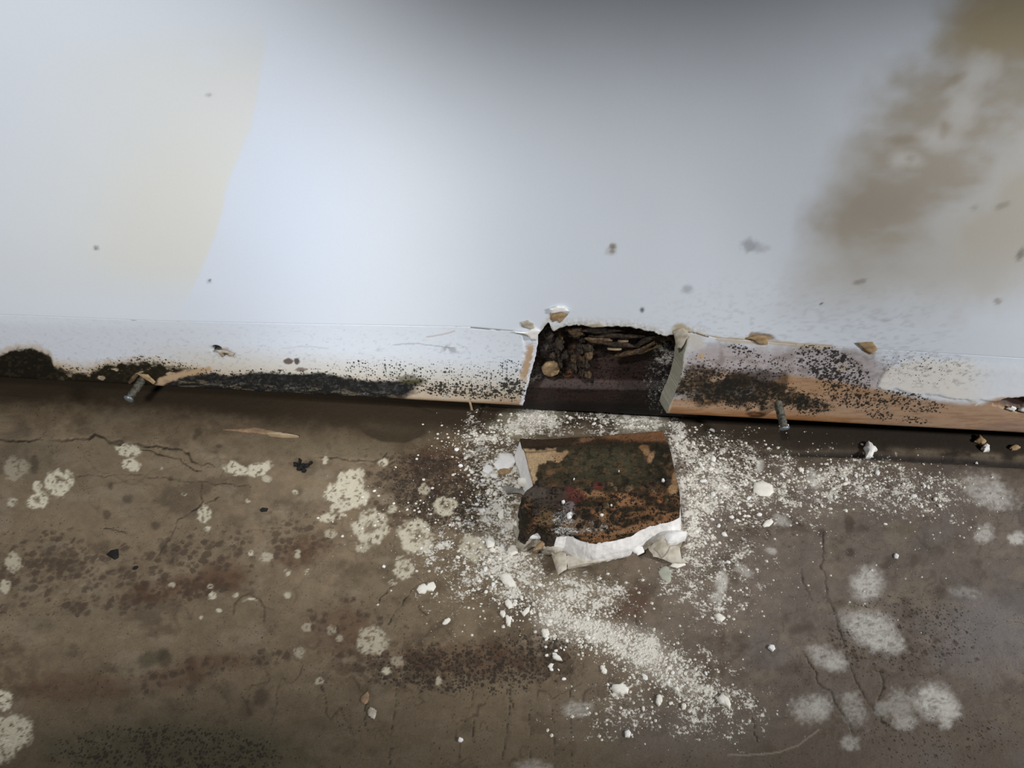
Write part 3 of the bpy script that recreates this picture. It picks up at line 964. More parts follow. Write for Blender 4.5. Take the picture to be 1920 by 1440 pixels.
# scratch
f.mix(polyline(U, V, [(1365, 1416), (1420, 1415), (1460, 1411), (1500, 1396), (1535, 1368)], 2.0, 1) * 0.5, srgb(152, 142, 126))
# white lime spots and splashes
SPOTS = [(110, 905, 27, 22, -15, 0.95), (72, 938, 22, 15, -25, 0.95), (24, 942, 10, 8, -10, 0.6), (70, 912, 9, 9, 0, 0.9), (240, 845, 24, 12, 5, 0.95), (246, 872, 17, 12, 10, 0.95),
         (442, 880, 24, 12, 12, 0.95), (485, 880, 24, 13, -20, 0.95), (500, 898, 9, 7, 0, 0.6), (655, 905, 26, 22, -30, 0.95), (628, 925, 20, 18, -20, 0.95), (668, 930, 22, 22, 0, 0.95), (640, 950, 22, 10, -10, 0.85), (676, 886, 8, 10, 0, 0.7),
         (614, 971, 15, 8, -15, 0.8), (642, 968, 7, 6, 0, 0.7), (697, 990, 31, 30, 0, 0.85), (735, 955, 10, 7, -20, 0.7), (782, 1006, 33, 31, 0, 0.95), (834, 948, 22, 18, -10, 0.85), (795, 917, 11, 10, 0, 0.6),
         (718, 868, 9, 7, -20, 0.8), (609, 868, 4, 3, 0, 0.7), (383, 964, 12, 17, 10, 0.85), (390, 992, 7, 5, -20, 0.8), (757, 1066, 19, 20, 0, 0.85), (736, 1092, 8, 6, 0, 0.6), (680, 1027, 14, 8, 0, 0.55),
         (697, 1202, 28, 24, 10, 0.62), (8, 1312, 14, 20, 0, 0.95), (22, 1372, 34, 32, -25, 0.8), (5, 1405, 26, 24, 0, 0.7), (886, 1028, 24, 24, 0, 0.75), (725, 1258, 8, 8, 0, 0.8), (598, 1277, 9, 7, -30, 0.55), (823, 1277, 6, 8, 0, 0.6), (561, 1223, 11, 10, 0, 0.4),
         (575, 1176, 9, 8, 0, 0.4), (622, 1181, 9, 9, 0, 0.4), (636, 1197, 6, 7, 0, 0.45), (746, 1240, 12, 10, 0, 0.35), (25, 1055, 15, 18, 0, 0.55), (10, 1100, 10, 12, 0, 0.6), (30, 880, 24, 22, 0, 0.3),
         (398, 1117, 7, 7, 0, 0.85), (442, 1116, 6, 5, 0, 0.7), (472, 1123, 7, 3, 0, 0.8), (410, 1145, 5, 4, 0, 0.9), (378, 1158, 4, 4, 0, 0.8), (538, 1073, 6, 7, 30, 0.7), (576, 1072, 4, 7, 30, 0.7), (500, 1045, 12, 9, 0, 0.5), (470, 1037, 5, 5, 0, 0.8),
         (558, 1038, 7, 8, 0, 0.55), (540, 1116, 7, 6, 0, 0.6), (322, 1097, 6, 5, 0, 0.6), (393, 1100, 6, 5, 0, 0.7), (620, 1000, 12, 9, 0, 0.45), (554, 923, 6, 4, 0, 0.7), (465, 939, 4, 4, 0, 0.7), (610, 862, 5, 4, 0, 0.6), (345, 927, 5, 3, 0, 0.5), (303, 878, 3, 3, 0, 0.5),
         (1626, 1094, 28, 30, 20, 0.85), (1636, 1180, 44, 30, 12, 0.85), (1660, 1205, 32, 20, 10, 0.75), (1752, 1315, 36, 30, 10, 0.92), (1780, 1335, 20, 20, 0, 0.8), (1772, 1360, 12, 9, 0, 0.5), (1845, 915, 40, 26, 20, 0.6), (1868, 935, 34, 20, 10, 0.55),
         (1846, 1001, 17, 15, 0, 0.68), (1908, 1010, 16, 11, 0, 0.8), (1548, 1232, 34, 18, 20, 0.55), (1570, 1245, 16, 14, 0, 0.6), (1515, 1330, 30, 24, 10, 0.5), (1540, 1325, 18, 20, 0, 0.5), (1600, 1330, 22, 34, -20, 0.42), (1690, 1330, 20, 34, -15, 0.42),
         (1655, 1330, 14, 16, 0, 0.4), (1594, 1395, 15, 14, 0, 0.5), (1700, 1355, 24, 12, 0, 0.45), (1528, 900, 12, 20, -20, 0.9), (1425, 873, 8, 11, 0, 0.85), (1352, 1092, 10, 20, 10, 0.85), (1344, 1120, 12, 10, 0, 0.6),
         (1395, 1070, 18, 9, 25, 0.5), (1466, 976, 18, 10, 20, 0.5), (1445, 1032, 10, 6, 20, 0.6), (1080, 1330, 26, 14, 0, 0.45), (1000, 1440, 30, 14, 0, 0.3), (1810, 1110, 30, 10, 10, 0.3), (1600, 1160, 30, 16, 10, 0.3)]
for i, (cx, cy, rx, ry, a, k) in enumerate(SPOTS):
    big_ = rx > 20
    rag = 0.42 if cx < 900 else (0.3 if (cx, cy) in ((1626, 1094), (1752, 1315), (1636, 1180)) else 0.6)
    m = ell(U, V, cx, cy, rx, ry, a, 0.35 if cx < 900 else 0.95, rag, 9 if big_ else 6, 200 + i)
    tex = sst(0.30, 0.46, fbm(U / 5, V / 5, 240 + i, 4)) if cx < 900 else 0.55 + 0.45 * sst(0.3, 0.55, fbm(U / 7, V / 4, 240 + i, 4))
    core = ell(U, V, cx + 1, cy - 1, rx * 0.45, ry * 0.45, 0, 1.0) if (cx, cy) in ((697, 990), (782, 1006), (110, 905), (757, 1066), (72, 938), (834, 948)) else 0 * U
    tex = tex * (1 - core * sst(0.62, 0.42, fbm(U / 6, V / 6, 260 + i, 3)) * 0.9)
    f.mix(np.clip(m * tex * k, 0, 1), srgb(196, 189, 168) if cx < 900 else srgb(198, 195, 188))
    if cx > 900 and rx > 20:
        f.mix(m * sst(0.6, 0.72, fbm(U / 7, V / 5, 280 + i, 3)) * 0.5, srgb(84, 76, 66))
    f.brown = f.brown * (1 - m)
    f.dark = f.dark * (1 - 0.5 * m)
# plaster dust
Wd = lambda k, *q: np.maximum(f.white, k * ell(U, V, *q))
dust_poly = poly(U, V, [(1005, 1120), (1040, 1105), (1060, 1140), (1120, 1155), (1200, 1180), (1240, 1190), (1250, 1215), (1300, 1270), (1310, 1310), (1250, 1285), (1190, 1255), (1150, 1225), (1090, 1200), (1020, 1205), (1000, 1165)], 16, 12, 20, 4)
f.white = np.maximum(f.white, dust_poly * (0.46 + 0.26 * ell(U, V, 1180, 1210, 70, 45, 25, 1.2) + 0.16 * ell(U, V, 1060, 1150, 60, 30, 20, 1.0)))
f.white = Wd(0.46, 1290, 1270, 130, 60, 25, 1.2)
f.white = Wd(0.40, 1350, 1330, 120, 70, 0, 1.4)
f.white = Wd(0.66, 990, 790, 60, 26, -15, 0.9)
f.white = Wd(0.66, 1205, 790, 48, 26, 5, 0.9)
f.white = Wd(0.44, 1100, 790, 150, 30, 0, 0.8)
f.white = Wd(0.60, 1265, 830, 30, 60, 0, 0.8)
f.white = Wd(0.54, 1310, 900, 80, 90, 0, 1.0)
f.white = Wd(0.60, 1300, 990, 36, 50, 0, 0.9)
f.white = Wd(0.47, 1400, 900, 170, 80, 10, 1.2)
f.white = Wd(0.45, 1640, 910, 190, 55, 8, 1.1)
f.white = Wd(0.45, 1330, 1080, 100, 110, 0, 1.3)
f.white = Wd(0.53, 935, 930, 55, 130, 0, 1.1)
f.white = Wd(0.57, 965, 1070, 66, 80, -20, 1.0)
f.white = Wd(0.50, 930, 830, 70, 60, 0, 1.1)
f.white = Wd(0.55, 1090, 1110, 100, 44, 5, 1.1)
f.white = Wd(0.42, 880, 1050, 110, 100, 0, 1.2)
f.white = Wd(0.40, 1170, 1330, 80, 60, 0, 1.2)
dv = fbm(U / 26, V / 20, 145, 4)
f.white = np.where(f.white > 0, np.clip(f.white - 0.085 + 0.75 * (dv - 0.5), 0, 1), 0)
f.mix(ell(U, V, 995, 785, 62, 26, -15, 1.0, 0.4, 20) * 0.55, srgb(170, 164, 142))
f.mix(ell(U, V, 1205, 790, 50, 26, 5, 1.0, 0.4, 20) * 0.55, srgb(172, 166, 148))
f.mix(ell(U, V, 1075, 1105, 80, 30, 5, 1.0, 0.4, 20) * 0.45, srgb(160, 150, 130))
f.mix(dust_poly * 0.4, srgb(180, 172, 160))
f.white = np.maximum(f.white, 0.60 * ell(U, V, 1000, 795, 60, 22, -10, 0.9) * (0.7 + 0.6 * dv))
f.mix(ell(U, V, 1300, 940, 70, 110, 0, 1.2, 0.3, 30) * 0.25, srgb(160, 150, 140))
f.mix(ell(U, V, 960, 1060, 60, 60, 0, 1.2, 0.3, 30) * 0.25, srgb(168, 158, 138))
P[..., 2] = H + 0.00025 * (fbm(X * 900, Y * 900, 140, 3) - 0.5) * sst(0.3, 0.6, f.white)
ny, nx = X.shape
me = mesh_np('floor', P.reshape(-1, 3), grid_faces(ny, nx), f.c.reshape(-1, 3), np.stack([f.dark, f.white, f.brown], -1).reshape(-1, 3))
me.materials.append(M_FLOOR)
setp(obj('floor', me), 'worn brown concrete floor with white lime spots, cracks and brown mould spots', kind='structure')


# ------------------------------------------------------------------ helpers for small things
def flat_mesh(name, pts, thick, mat, seed=0, ragged=0.06, tilt=(0, 0), dome=0.15, sub=3, curl=0.0):
    """irregular flake: closed slab from a 2-D outline (metres, local), chipped rim, domed top"""
    rng = random.Random(seed)
    ring = []
    n = len(pts)
    size = max(max(abs(a), abs(b)) for a, b in pts)
    for i in range(n):
        x0, y0 = pts[i]
        x1, y1 = pts[(i + 1) % n]
        for k in range(sub):
            t = k / sub
            j = ragged * size
            ring.append((x0 + (x1 - x0) * t + rng.uniform(-j, j), y0 + (y1 - y0) * t + rng.uniform(-j, j)))
    m = len(ring)
    cx = sum(a for a, b in ring) / m
    cy = sum(b for a, b in ring) / m
    hz = lambda x, y: x * tilt[0] + y * tilt[1] + curl * ((x - cx) ** 2 + (y - cy) ** 2) / (size * size) * size
    v, fc = [], []
    for s, z in ((0.97, 0.0), (1.0, 0.55), (0.88, 0.92), (0.5, 1.0 + dome)):
        for x, y in ring:
            xx, yy = cx + (x - cx) * s, cy + (y - cy) * s
            zz = thick * z * (1 + (rng.uniform(-0.12, 0.12) if z > 0 else 0)) + hz(xx, yy)
            v.append((xx, yy, zz))
    v.append((cx, cy, thick * (1 + dome) + hz(cx, cy)))
    v.append((cx, cy, hz(cx, cy)))
    for r in range(3):
        for i in range(m):
            j = (i + 1) % m
            fc.append((r * m + i, r * m + j, (r + 1) * m + j, (r + 1) * m + i))
    for i in range(m):
        j = (i + 1) % m
        fc.append((3 * m + i, 3 * m + j, 4 * m))
        fc.append((j, i, 4 * m + 1))
    me = bpy.data.meshes.new(name)
    me.from_pydata(v, [], fc)
    me.materials.append(mat)
    me.update()
    me.polygons.foreach_set('use_smooth', np.arange(len(me.polygons)) >= 2 * m)
    return me


def floor_z(x, y):
    h, _ = floor_h(np.array([[x, y, 0.0]]))
    return float(h[0])


def blob_outline(rx, ry, ang, seed, n=11, rough=0.22):
    rng = random.Random(seed)
    c, s = math.cos(ang), math.sin(ang)
    out = []
    for i in range(n):
        a = 2 * math.pi * i / n + rng.uniform(-0.15, 0.15)
        r = 1 + rng.uniform(-rough, rough)
        x, y = rx * r * math.cos(a), ry * r * math.sin(a)
        out.append((x * c - y * s, x * s + y * c))
    return out


def floor_outline(px, z=0.0):
    a = np.array(px, float)
    w_ = onfloor(a[:, 0], a[:, 1], z)
    c = w_.mean(0)
    return c, [(p[0] - c[0], p[1] - c[1]) for p in w_]


def ccw(pts):
    s = sum(x0 * y1 - x1 * y0 for (x0, y0), (x1, y1) in zip(pts, pts[1:] + pts[:1]))
    return pts if s > 0 else pts[::-1]


def px_flake(name, px, thick, mat, label, cat, seed=0, group=None, z=None, **kw):
    c, pts = floor_outline(px)
    kw.setdefault('dome', 0.04)
    me = flat_mesh(name, ccw(pts), thick * 0.6, mat, seed, **kw)
    o = obj(name, me)
    o.location = (c[0], c[1], (floor_z(c[0], c[1]) if z is None else z) - 0.0002)
    return setp(o, label, cat, group)


def ell_px(cx, cy, rx, ry, ang, seed, n=11, rough=0.2):
    return [(cx + a, cy + b) for a, b in blob_outline(rx, ry, math.radians(ang), seed, n, rough)]


def wall_piece(name, px, y, thick, mat, parent=None, seed=0, **kw):
    """flake lying on a vertical plane; its outline given where it shows"""
    a = np.array(px, float)
    w_ = onwall(a[:, 0], a[:, 1], y)
    c = w_.mean(0)
    pts = ccw([(p[0] - c[0], p[2] - c[2]) for p in w_])
    me = flat_mesh(name, pts, thick, mat, seed, **kw)
    o = obj(name, me, parent)
    m = Matrix.Translation(Vector(c)) @ Matrix.Rotation(math.radians(90), 4, 'X')
    o.matrix_world = m if parent is None else m
    if parent is not None:
        o.matrix_parent_inverse = Matrix.Identity(4)
        o.matrix_basis = parent.matrix_basis.inverted() @ m
    return o


# ------------------------------------------------------------------ dark plank inside the opening
pc = onwall(1130, 700, 0.0135)
plank = empty('exposed_plank', (float(pc[0]), 0.0135, GAP + 0.004), 'dark brown rotten plank exposed inside the sawn opening of the wall foot', 'plank')
xs = np.linspace(-0.068, 0.075, 240)
zs = np.linspace(0.0035, 0.092, 170)
X, Z = np.meshgrid(xs, zs)
P = np.stack([X, X * 0 + 0.017, Z], -1)
U, V = px_of(P)
step = np.interp(U, [980, 1250], [716, 722])
led = sst(-7, 7, V - step)
rot = (1 - sst(640, 668, V + 18 * (fbm(U / 14, V / 10, 150, 4) - 0.5)))
rotl = (1 - sst(1040, 1085, U + 20 * (fbm(U / 14, V / 10, 151, 4) - 0.5))) * (1 - sst(700, 716, V))
rt_ = np.clip(np.maximum(rot, rotl), 0, 1)
Y = 0.0185 - 0.0045 * led - 0.0012 * sst(14, 0, np.abs(V - step)) * led
Y = Y + rt_ * 0.006 * (fbm(U / 16, V / 9, 152, 4) - 0.35) + 0.0005 * (fbm(U / 30, V / 3, 153, 3) - 0.5)
P[..., 1] = Y
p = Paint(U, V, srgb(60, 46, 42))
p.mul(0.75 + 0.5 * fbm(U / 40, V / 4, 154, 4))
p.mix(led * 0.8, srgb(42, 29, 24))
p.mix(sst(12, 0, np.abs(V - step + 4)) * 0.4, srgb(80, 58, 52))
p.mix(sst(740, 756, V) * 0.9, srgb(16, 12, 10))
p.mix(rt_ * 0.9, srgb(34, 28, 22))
p.mix(rt_ * sst(0.52, 0.68, fbm(U / 9, V / 6, 155, 4)) * 0.8, srgb(88, 68, 46))
p.mix(rt_ * sst(0.6, 0.72, fbm(U / 7, V / 4, 156, 4)) * 0.8, srgb(124, 90, 58))
p.mix(ell(U, V, 1024, 652, 18, 26, 10, 0.6, 0.3, 12) * 0.85, srgb(92, 84, 78))
p.mix(poly(U, V, [(998, 690), (1012, 686), (1014, 712), (990, 714)], 4, 4, 8) * 0.8, srgb(134, 128, 118))
p.mix(ell(U, V, 1066, 704, 8, 5, -40, 0.6, 0.4, 6) * 0.9, srgb(130, 84, 50))
p.mix(ell(U, V, 1080, 690, 20, 5, -40, 0.8, 0.4, 6) * 0.6, srgb(96, 72, 56))
p.mix(polyline(U, V, [(1150, 672), (1200, 652), (1238, 640)], 6, 4) * 0.6, srgb(110, 92, 62))
p.white = np.maximum(p.white, 0.46 * ell(U, V, 1246, 666, 26, 26, 0, 0.9))
p.white = np.maximum(p.white, 0.28 * ell(U, V, 1236, 720, 30, 50, 0, 0.9))
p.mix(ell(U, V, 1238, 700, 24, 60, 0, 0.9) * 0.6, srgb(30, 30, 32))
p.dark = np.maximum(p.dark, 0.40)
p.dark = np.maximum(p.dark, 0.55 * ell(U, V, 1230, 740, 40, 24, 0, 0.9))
org = np.array(plank.location)
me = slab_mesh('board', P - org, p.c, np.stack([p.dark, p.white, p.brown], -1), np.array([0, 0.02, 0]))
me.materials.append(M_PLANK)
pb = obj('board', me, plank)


def plank_piece(name, px, y, thick, mat, seed, **kw):
    return wall_piece(name, px, y, thick, mat, plank, seed, **kw)


setp(plank_piece('dried_glue_blob', ell_px(1033, 690, 18, 14, -10, 4, 12, 0.08), 0.0145, 0.0025, M_TAN, 4, ragged=0.02), 'round tan blob stuck to the dark plank')
for i, (px, m, y) in enumerate((
        ([(1095, 632), (1130, 628), (1150, 636), (1128, 644), (1104, 640)], M_ROT_T, 0.010), ([(1100, 628), (1150, 622), (1215, 628), (1180, 634)], M_ROT, 0.009),
        ([(1138, 653), (1152, 650), (1166, 652), (1152, 654)], M_SPLINT_L, 0.010), ([(1158, 637), (1170, 633), (1178, 638), (1164, 641)], M_SPLINT, 0.010),
        ([(1150, 668), (1190, 652), (1228, 634), (1226, 642), (1190, 662), (1160, 672)], M_ROT_T, 0.0105), ([(1170, 660), (1215, 648), (1240, 644), (1200, 664)], M_ROT_T, 0.012),
        ([(1205, 634), (1226, 624), (1230, 630), (1210, 642), (1188, 652)], M_ROT, 0.008), ([(1062, 615), (1090, 612), (1094, 624), (1076, 634)], M_ROT_T, 0.008),
        ([(1115, 640), (1165, 640), (1200, 646), (1150, 650)], M_ROT, 0.0095), ([(1080, 616), (1140, 613), (1180, 618), (1120, 624)], M_ROT, 0.007))):
    plank_piece('splinter', px, y, 0.0022, m, 30 + i, ragged=0.05, tilt=(0.05 * (i % 3 - 1), 0.2))
rng = random.Random(5)
for i in range(26):
    u, v = rng.uniform(1018, 1108), rng.uniform(622, 704)
    if (u - 1033) ** 2 + (v - 690) ** 2 < 400 or u < 1003 + (720 - v) * 0.25:
        continue
    r = rng.uniform(5, 11)
    plank_piece('rot_clump', ell_px(u, v, r, r * rng.uniform(0.5, 0.9), rng.uniform(-40, 40), 70 + i, 9, 0.3), rng.uniform(0.011, 0.0145), rng.uniform(0.0025, 0.005),
                rng.choice([M_ROT, M_ROT, M_ROT_T]), 70 + i, ragged=0.12, dome=0.5)

# torn paint and paper on the wall above the opening (parts of the wall)
for i, (px, m, y, th, kw) in enumerate((
        ([(1031, 578), (1045, 573), (1060, 574), (1067, 582), (1050, 584), (1034, 586)], M_FLAKE_W, -0.0002, 0.0012, dict(curl=0.1)),
        ([(1031, 586), (1050, 585), (1066, 588), (1062, 592), (1056, 600), (1049, 605), (1044, 599), (1036, 604), (1032, 596)], M_TAN, -0.0001, 0.0005, {}),
        ([(976, 603), (990, 600), (1000, 606), (1002, 618), (990, 616), (978, 612)], M_PAPER, -0.0001, 0.0005, {}),
        ([(966, 620), (985, 622), (1004, 614), (1014, 618), (1004, 634), (994, 637), (990, 628)], M_FLAKE_W, 0.0, 0.0011, dict(curl=0.1)),
        ([(1262, 622), (1276, 614), (1290, 618), (1292, 630), (1276, 652), (1268, 650)], M_PAPER, -0.0002, 0.0008, {}),
        ([(1090, 608), (1118, 606), (1140, 611), (1110, 614)], M_PAPER, -0.0003, 0.0006, {}))):
    wall_piece('torn_paint', px, y, th, m, wall, 200 + i, ragged=0.04, **kw)
wall_piece('torn_paint', [(1400, 634), (1420, 628), (1440, 630), (1440, 645), (1426, 646), (1410, 637)], -0.0004, 0.0006, M_TAN, board_r, 212, ragged=0.04)
wall_piece('torn_paint', [(1606, 642), (1636, 640), (1645, 654), (1636, 664), (1622, 656)], -0.0004, 0.0006, M_TAN, board_r, 213, ragged=0.04)
wall_piece('torn_paint', [(1885, 765), (1896, 760), (1906, 764), (1900, 770)], -0.0012, 0.0012, M_FLAKE_W, board_r, 214)
wall_piece('torn_paint', [(1908, 768), (1922, 758), (1930, 766), (1922, 774)], -0.0012, 0.0012, M_FLAKE_W, board_r, 215)
wall_piece('torn_paint', [(405, 656), (420, 656), (440, 662), (436, 668), (424, 662), (416, 670)], -0.0016, 0.0006, M_PAPER, board_l, 216, ragged=0.04)


# ------------------------------------------------------------------ nails left in the wall
def nail(base_px, tip_px, length, r, label):
    b = onwall(base_px[0], base_px[1], 0.0)
    t = onwall(tip_px[0], tip_px[1], -length)
    root = empty('nail', tuple(map(float, b)), label, 'nail')
    ax = Vector(t - b)
    L_ = ax.length
    q = ax.to_track_quat('Z', 'Y').to_matrix().to_4x4()

    def lathe(name, prof, mat, seed):
        rg = random.Random(seed)
        v, fc = [], []
        n = 20
        for z, rr in prof:
            for k in range(n):
                a = 2 * math.pi * k / n
                q_ = rr * (1 + rg.uniform(-0.07, 0.07))
                v.append((q_ * math.cos(a), q_ * math.sin(a), z))
        for i in range(len(prof) - 1):
            for k in range(n):
                j = (k + 1) % n
                fc.append((i * n + k, i * n + j, (i + 1) * n + j, (i + 1) * n + k))
        fc.append(tuple(range(n))[::-1])
        fc.append(tuple(range((len(prof) - 1) * n, len(prof) * n)))
        me = bpy.data.meshes.new(name)
        me.from_pydata(v, [], fc)
        me.materials.append(mat)
        for pl in me.polygons:
            pl.use_smooth = True
        o = obj(name, me, root)
        o.matrix_basis = q
        return o
    prof = [(-0.004, r)]
    k = 0
    while k * 0.0011 < L_ - 0.0016:
        prof += [(k * 0.0011, r * (1.12 if k % 2 else 0.92))]
        k += 1
    prof += [(L_ - 0.0012, r * 0.95)]
    lathe('shank', prof, M_SHANK, int(base_px[0]))
    lathe('head', [(L_ - 0.0014, r * 1.0), (L_ - 0.001, r * 1.22), (L_ - 0.0002, r * 1.3), (L_ + 0.0005, r * 1.12), (L_ + 0.0008, r * 0.6)], M_ZINC, int(base_px[0]) + 1)
    return root, t, q, L_


n1 = nail((1458, 752), (1471, 804), 0.016, 0.0025, 'grey nail sticking out of the stained board right of the opening')
n2 = nail((270, 708), (241, 749), 0.017, 0.0024, 'grey nail sticking out of the black mould at the left end')
for i, (dx, dy, s) in enumerate(((-0.0022, -0.0006, 0.0012), (0.0018, -0.001, 0.0009), (0.0024, 0.0004, 0.001))):
    me = flat_mesh('plaster_crust', blob_outline(s, s * 0.8, 0.3 * i, 300 + i, 8), 0.0009, M_FLAKE, 300 + i)
    o = obj('plaster_crust', me, n1[0])
    o.location = Vector(n1[1]) - Vector(n1[0].location) + Vector((dx, 0.0022 + dy, 0.0004))

# wall plug shreds around the left nail
for i, px in enumerate(([(240, 716), (250, 702), (262, 700), (254, 712), (244, 720)], [(258, 700), (278, 702), (292, 716), (288, 720), (270, 708)])):
    wall_piece('torn_paint', px, -0.002, 0.0009, M_TAN if i else M_ROT_T, board_l, 320 + i, ragged=0.04)

# ------------------------------------------------------------------ cut-out chunk of board lying face down
H0 = 0.0205
Lp = [(975, 820), (979, 836), (984, 846), (988, 862), (992, 880), (998, 900), (1000, 910), (986, 920), (978, 932), (975, 950), (980, 968), (978, 984), (990, 992)]
Rp = [(1243, 806), (1249, 818), (1252, 830), (1258, 848), (1262, 868), (1266, 890), (1272, 908), (1275, 930), (1276, 950), (1276, 962)]
Bp = [(990, 992), (1010, 982), (1030, 996), (1048, 998), (1066, 996), (1085, 1004), (1105, 1010), (1120, 1012), (1140, 1008), (1165, 1003), (1186, 998), (1200, 988), (1220, 980), (1240, 974), (1262, 970), (1276, 962)]
Tp = [(975, 820), (1020, 822), (1060, 819), (1120, 816), (1180, 811), (1225, 807), (1243, 806)]


def resample(pts, n):
    a = np.array(pts, float)
    d_ = np.concatenate([[0], np.cumsum(np.hypot(*np.diff(a, axis=0).T))])
    t = np.linspace(0, d_[-1], n)
    return np.stack([np.interp(t, d_, a[:, 0]), np.interp(t, d_, a[:, 1])], -1)


NU, NV = 190, 140
l_, r_, b_, t_ = resample(Lp, NV), resample(Rp, NV), resample(Bp, NU), resample(Tp, NU)
uu = np.linspace(0, 1, NU)[None, :, None]
vv = np.linspace(0, 1, NV)[:, None, None]
UV = (1 - uu) * l_[:, None] + uu * r_[:, None] + (1 - vv) * t_[None] + vv * b_[None] \
    - ((1 - uu) * (1 - vv) * l_[0] + uu * (1 - vv) * r_[0] + (1 - uu) * vv * l_[-1] + uu * vv * r_[-1])
U, V = UV[..., 0], UV[..., 1]
W = onfloor(U, V, H0)
# relief: bevel along the far edge, ragged layers along the near edge, crusty mould
far = np.interp(U, [975, 1110, 1250], [840, 833, 828])
rel = -0.0010 * sst(3, -6, V - far)
rel += 0.0016 * (fbm(U / 22, V / 16, 160, 5) - 0.5) * sst(850, 900, V) + 0.0007 * (fbm(U / 7, V / 6, 161, 4) - 0.5)
lay = fbm(U / 40, V / 7, 162, 4)
nearb = np.interp(U, [975, 1048, 1110, 1190, 1276], [985, 985, 996, 985, 955])
rel -= 0.0022 * sst(-26, 6, V - nearb + 22 * (lay - 0.5))
rel -= 0.0012 * ell(U, V, 1025, 955, 46, 40, 0, 0.8, 0.3, 20)
W[..., 2] += rel
p = Paint(U, V, srgb(46, 39, 24))
n = fbm(U / 24, V / 16, 163, 5)
nf = fbm(U / 7, V / 6, 164, 4)
p.mul(0.7 + 0.6 * nf)
p.mix(ell(U, V, 1120, 880, 110, 44, 2, 0.9, 0.3, 24) * 0.7, srgb(66, 60, 40))
p.mix(ell(U, V, 1130, 868, 70, 22, 2, 1.0, 0.3, 24) * 0.5, srgb(78, 74, 50))
p.mix(sst(0.54, 0.68, fbm(U / 10, V / 7, 180, 4)) * 0.55 * sst(838, 850, V), srgb(104, 74, 42))
p.mix(sst(0.54, 0.66, fbm(U / 8, V / 6, 181, 4)) * 0.6, srgb(26, 22, 15))
low = sst(898, 940, V + 40 * (n - 0.5))
p.mix(low * sst(0.46, 0.62, n) * 0.9, srgb(128, 84, 44))
p.mix(low * sst(0.40, 0.52, fbm(U / 16, V / 12, 165, 4)) * 0.6, srgb(36, 28, 19))
p.mix(sst(0.5, 0.66, fbm(U / 34, V / 8, 166, 4)) * sst(930, 975, V) * sst(1040, 1080, U) * 0.75, srgb(150, 100, 52))
for q, c in (((1112, 926, 20, 8, 0), (156, 110, 62)), ((1175, 938, 26, 12, 8), (160, 108, 60)), ((1130, 966, 22, 10, 30), (146, 102, 58)), ((1095, 985, 40, 8, 4), (150, 112, 68)),
             ((1238, 938, 6, 6, 0), (150, 92, 46)), ((1212, 846, 12, 7, 50), (150, 112, 64)), ((1221, 856, 6, 10, 20), (168, 124, 80)), ((1208, 838, 10, 4, 0), (132, 92, 50)),
             ((1265, 905, 8, 18, 10), (150, 112, 68)), ((1262, 918, 9, 9, 0), (168, 128, 78)), ((1030, 968, 20, 12, 0), (116, 88, 54)), ((1016, 960, 12, 12, 0), (104, 78, 46)),
             ((1190, 988, 60, 6, -12), (150, 106, 62)), ((1075, 980, 18, 10, 0), (170, 130, 84)), ((1032, 886, 8, 5, 0), (116, 84, 48)), ((1040, 918, 14, 5, 0), (96, 70, 50))):
    p.mix(ell(U, V, *q, 0.6, 0.5, 10, 11) * 0.85, srgb(*c))
for q, c in (((1066, 922, 14, 10, 0), (104, 44, 40)), ((1084, 932, 12, 10, 0), (100, 44, 40)), ((1124, 911, 10, 7, -20), (112, 46, 36)), ((1048, 940, 12, 8, 0), (84, 50, 48)), ((1068, 946, 12, 8, 0), (130, 118, 118)),
             ((1064, 956, 12, 7, -20), (110, 96, 94)), ((1030, 932, 30, 20, 0), (74, 62, 52)), ((1008, 922, 26, 10, -10), (84, 74, 66))):
    p.mix(ell(U, V, *q, 0.8, 0.5, 9, 12) * 0.75, srgb(*c))
# far bevel with orange strip
bev = sst(4, -4, V - far)
p.mix(bev * 0.85, srgb(58, 42, 26))
orange = sst(2, -8, V - np.interp(U, [1090, 1140, 1250], [816, 824, 832]) + 8 * (nf - 0.5)) * sst(1080, 1130, U)
p.mix(orange * 0.9, srgb(126, 82, 44))
p.mix(ell(U, V, 1098, 822, 14, 5, -5, 0.8, 0.5, 7) * 0.8, srgb(122, 88, 58))
p.mix(bev * sst(0.55, 0.7, n) * 0.5, srgb(112, 74, 40))
# tan bare patch at the left
m = poly(U, V, [(976, 838), (1000, 844), (1042, 841), (1044, 846), (1064, 847), (1062, 856), (1048, 866), (1030, 866), (1012, 872), (1004, 886), (1006, 908), (996, 908)], 2.5, 5, 9)
p.mix(m * 0.95, srgb(182, 150, 104))
p.mix(m * sst(1022, 1050, U) * 0.5, srgb(150, 106, 60))
p.mix(polyline(U, V, [(984, 848), (1010, 848), (1040, 844)], 2, 1) * 0.7, srgb(104, 76, 46))
_g = p.c.mean(-1, keepdims=True)
p.c = (p.c * 0.78 + _g * 0.22) * (0.80 + 0.56 * fbm(U / 5, V / 4, 168, 4))[..., None]
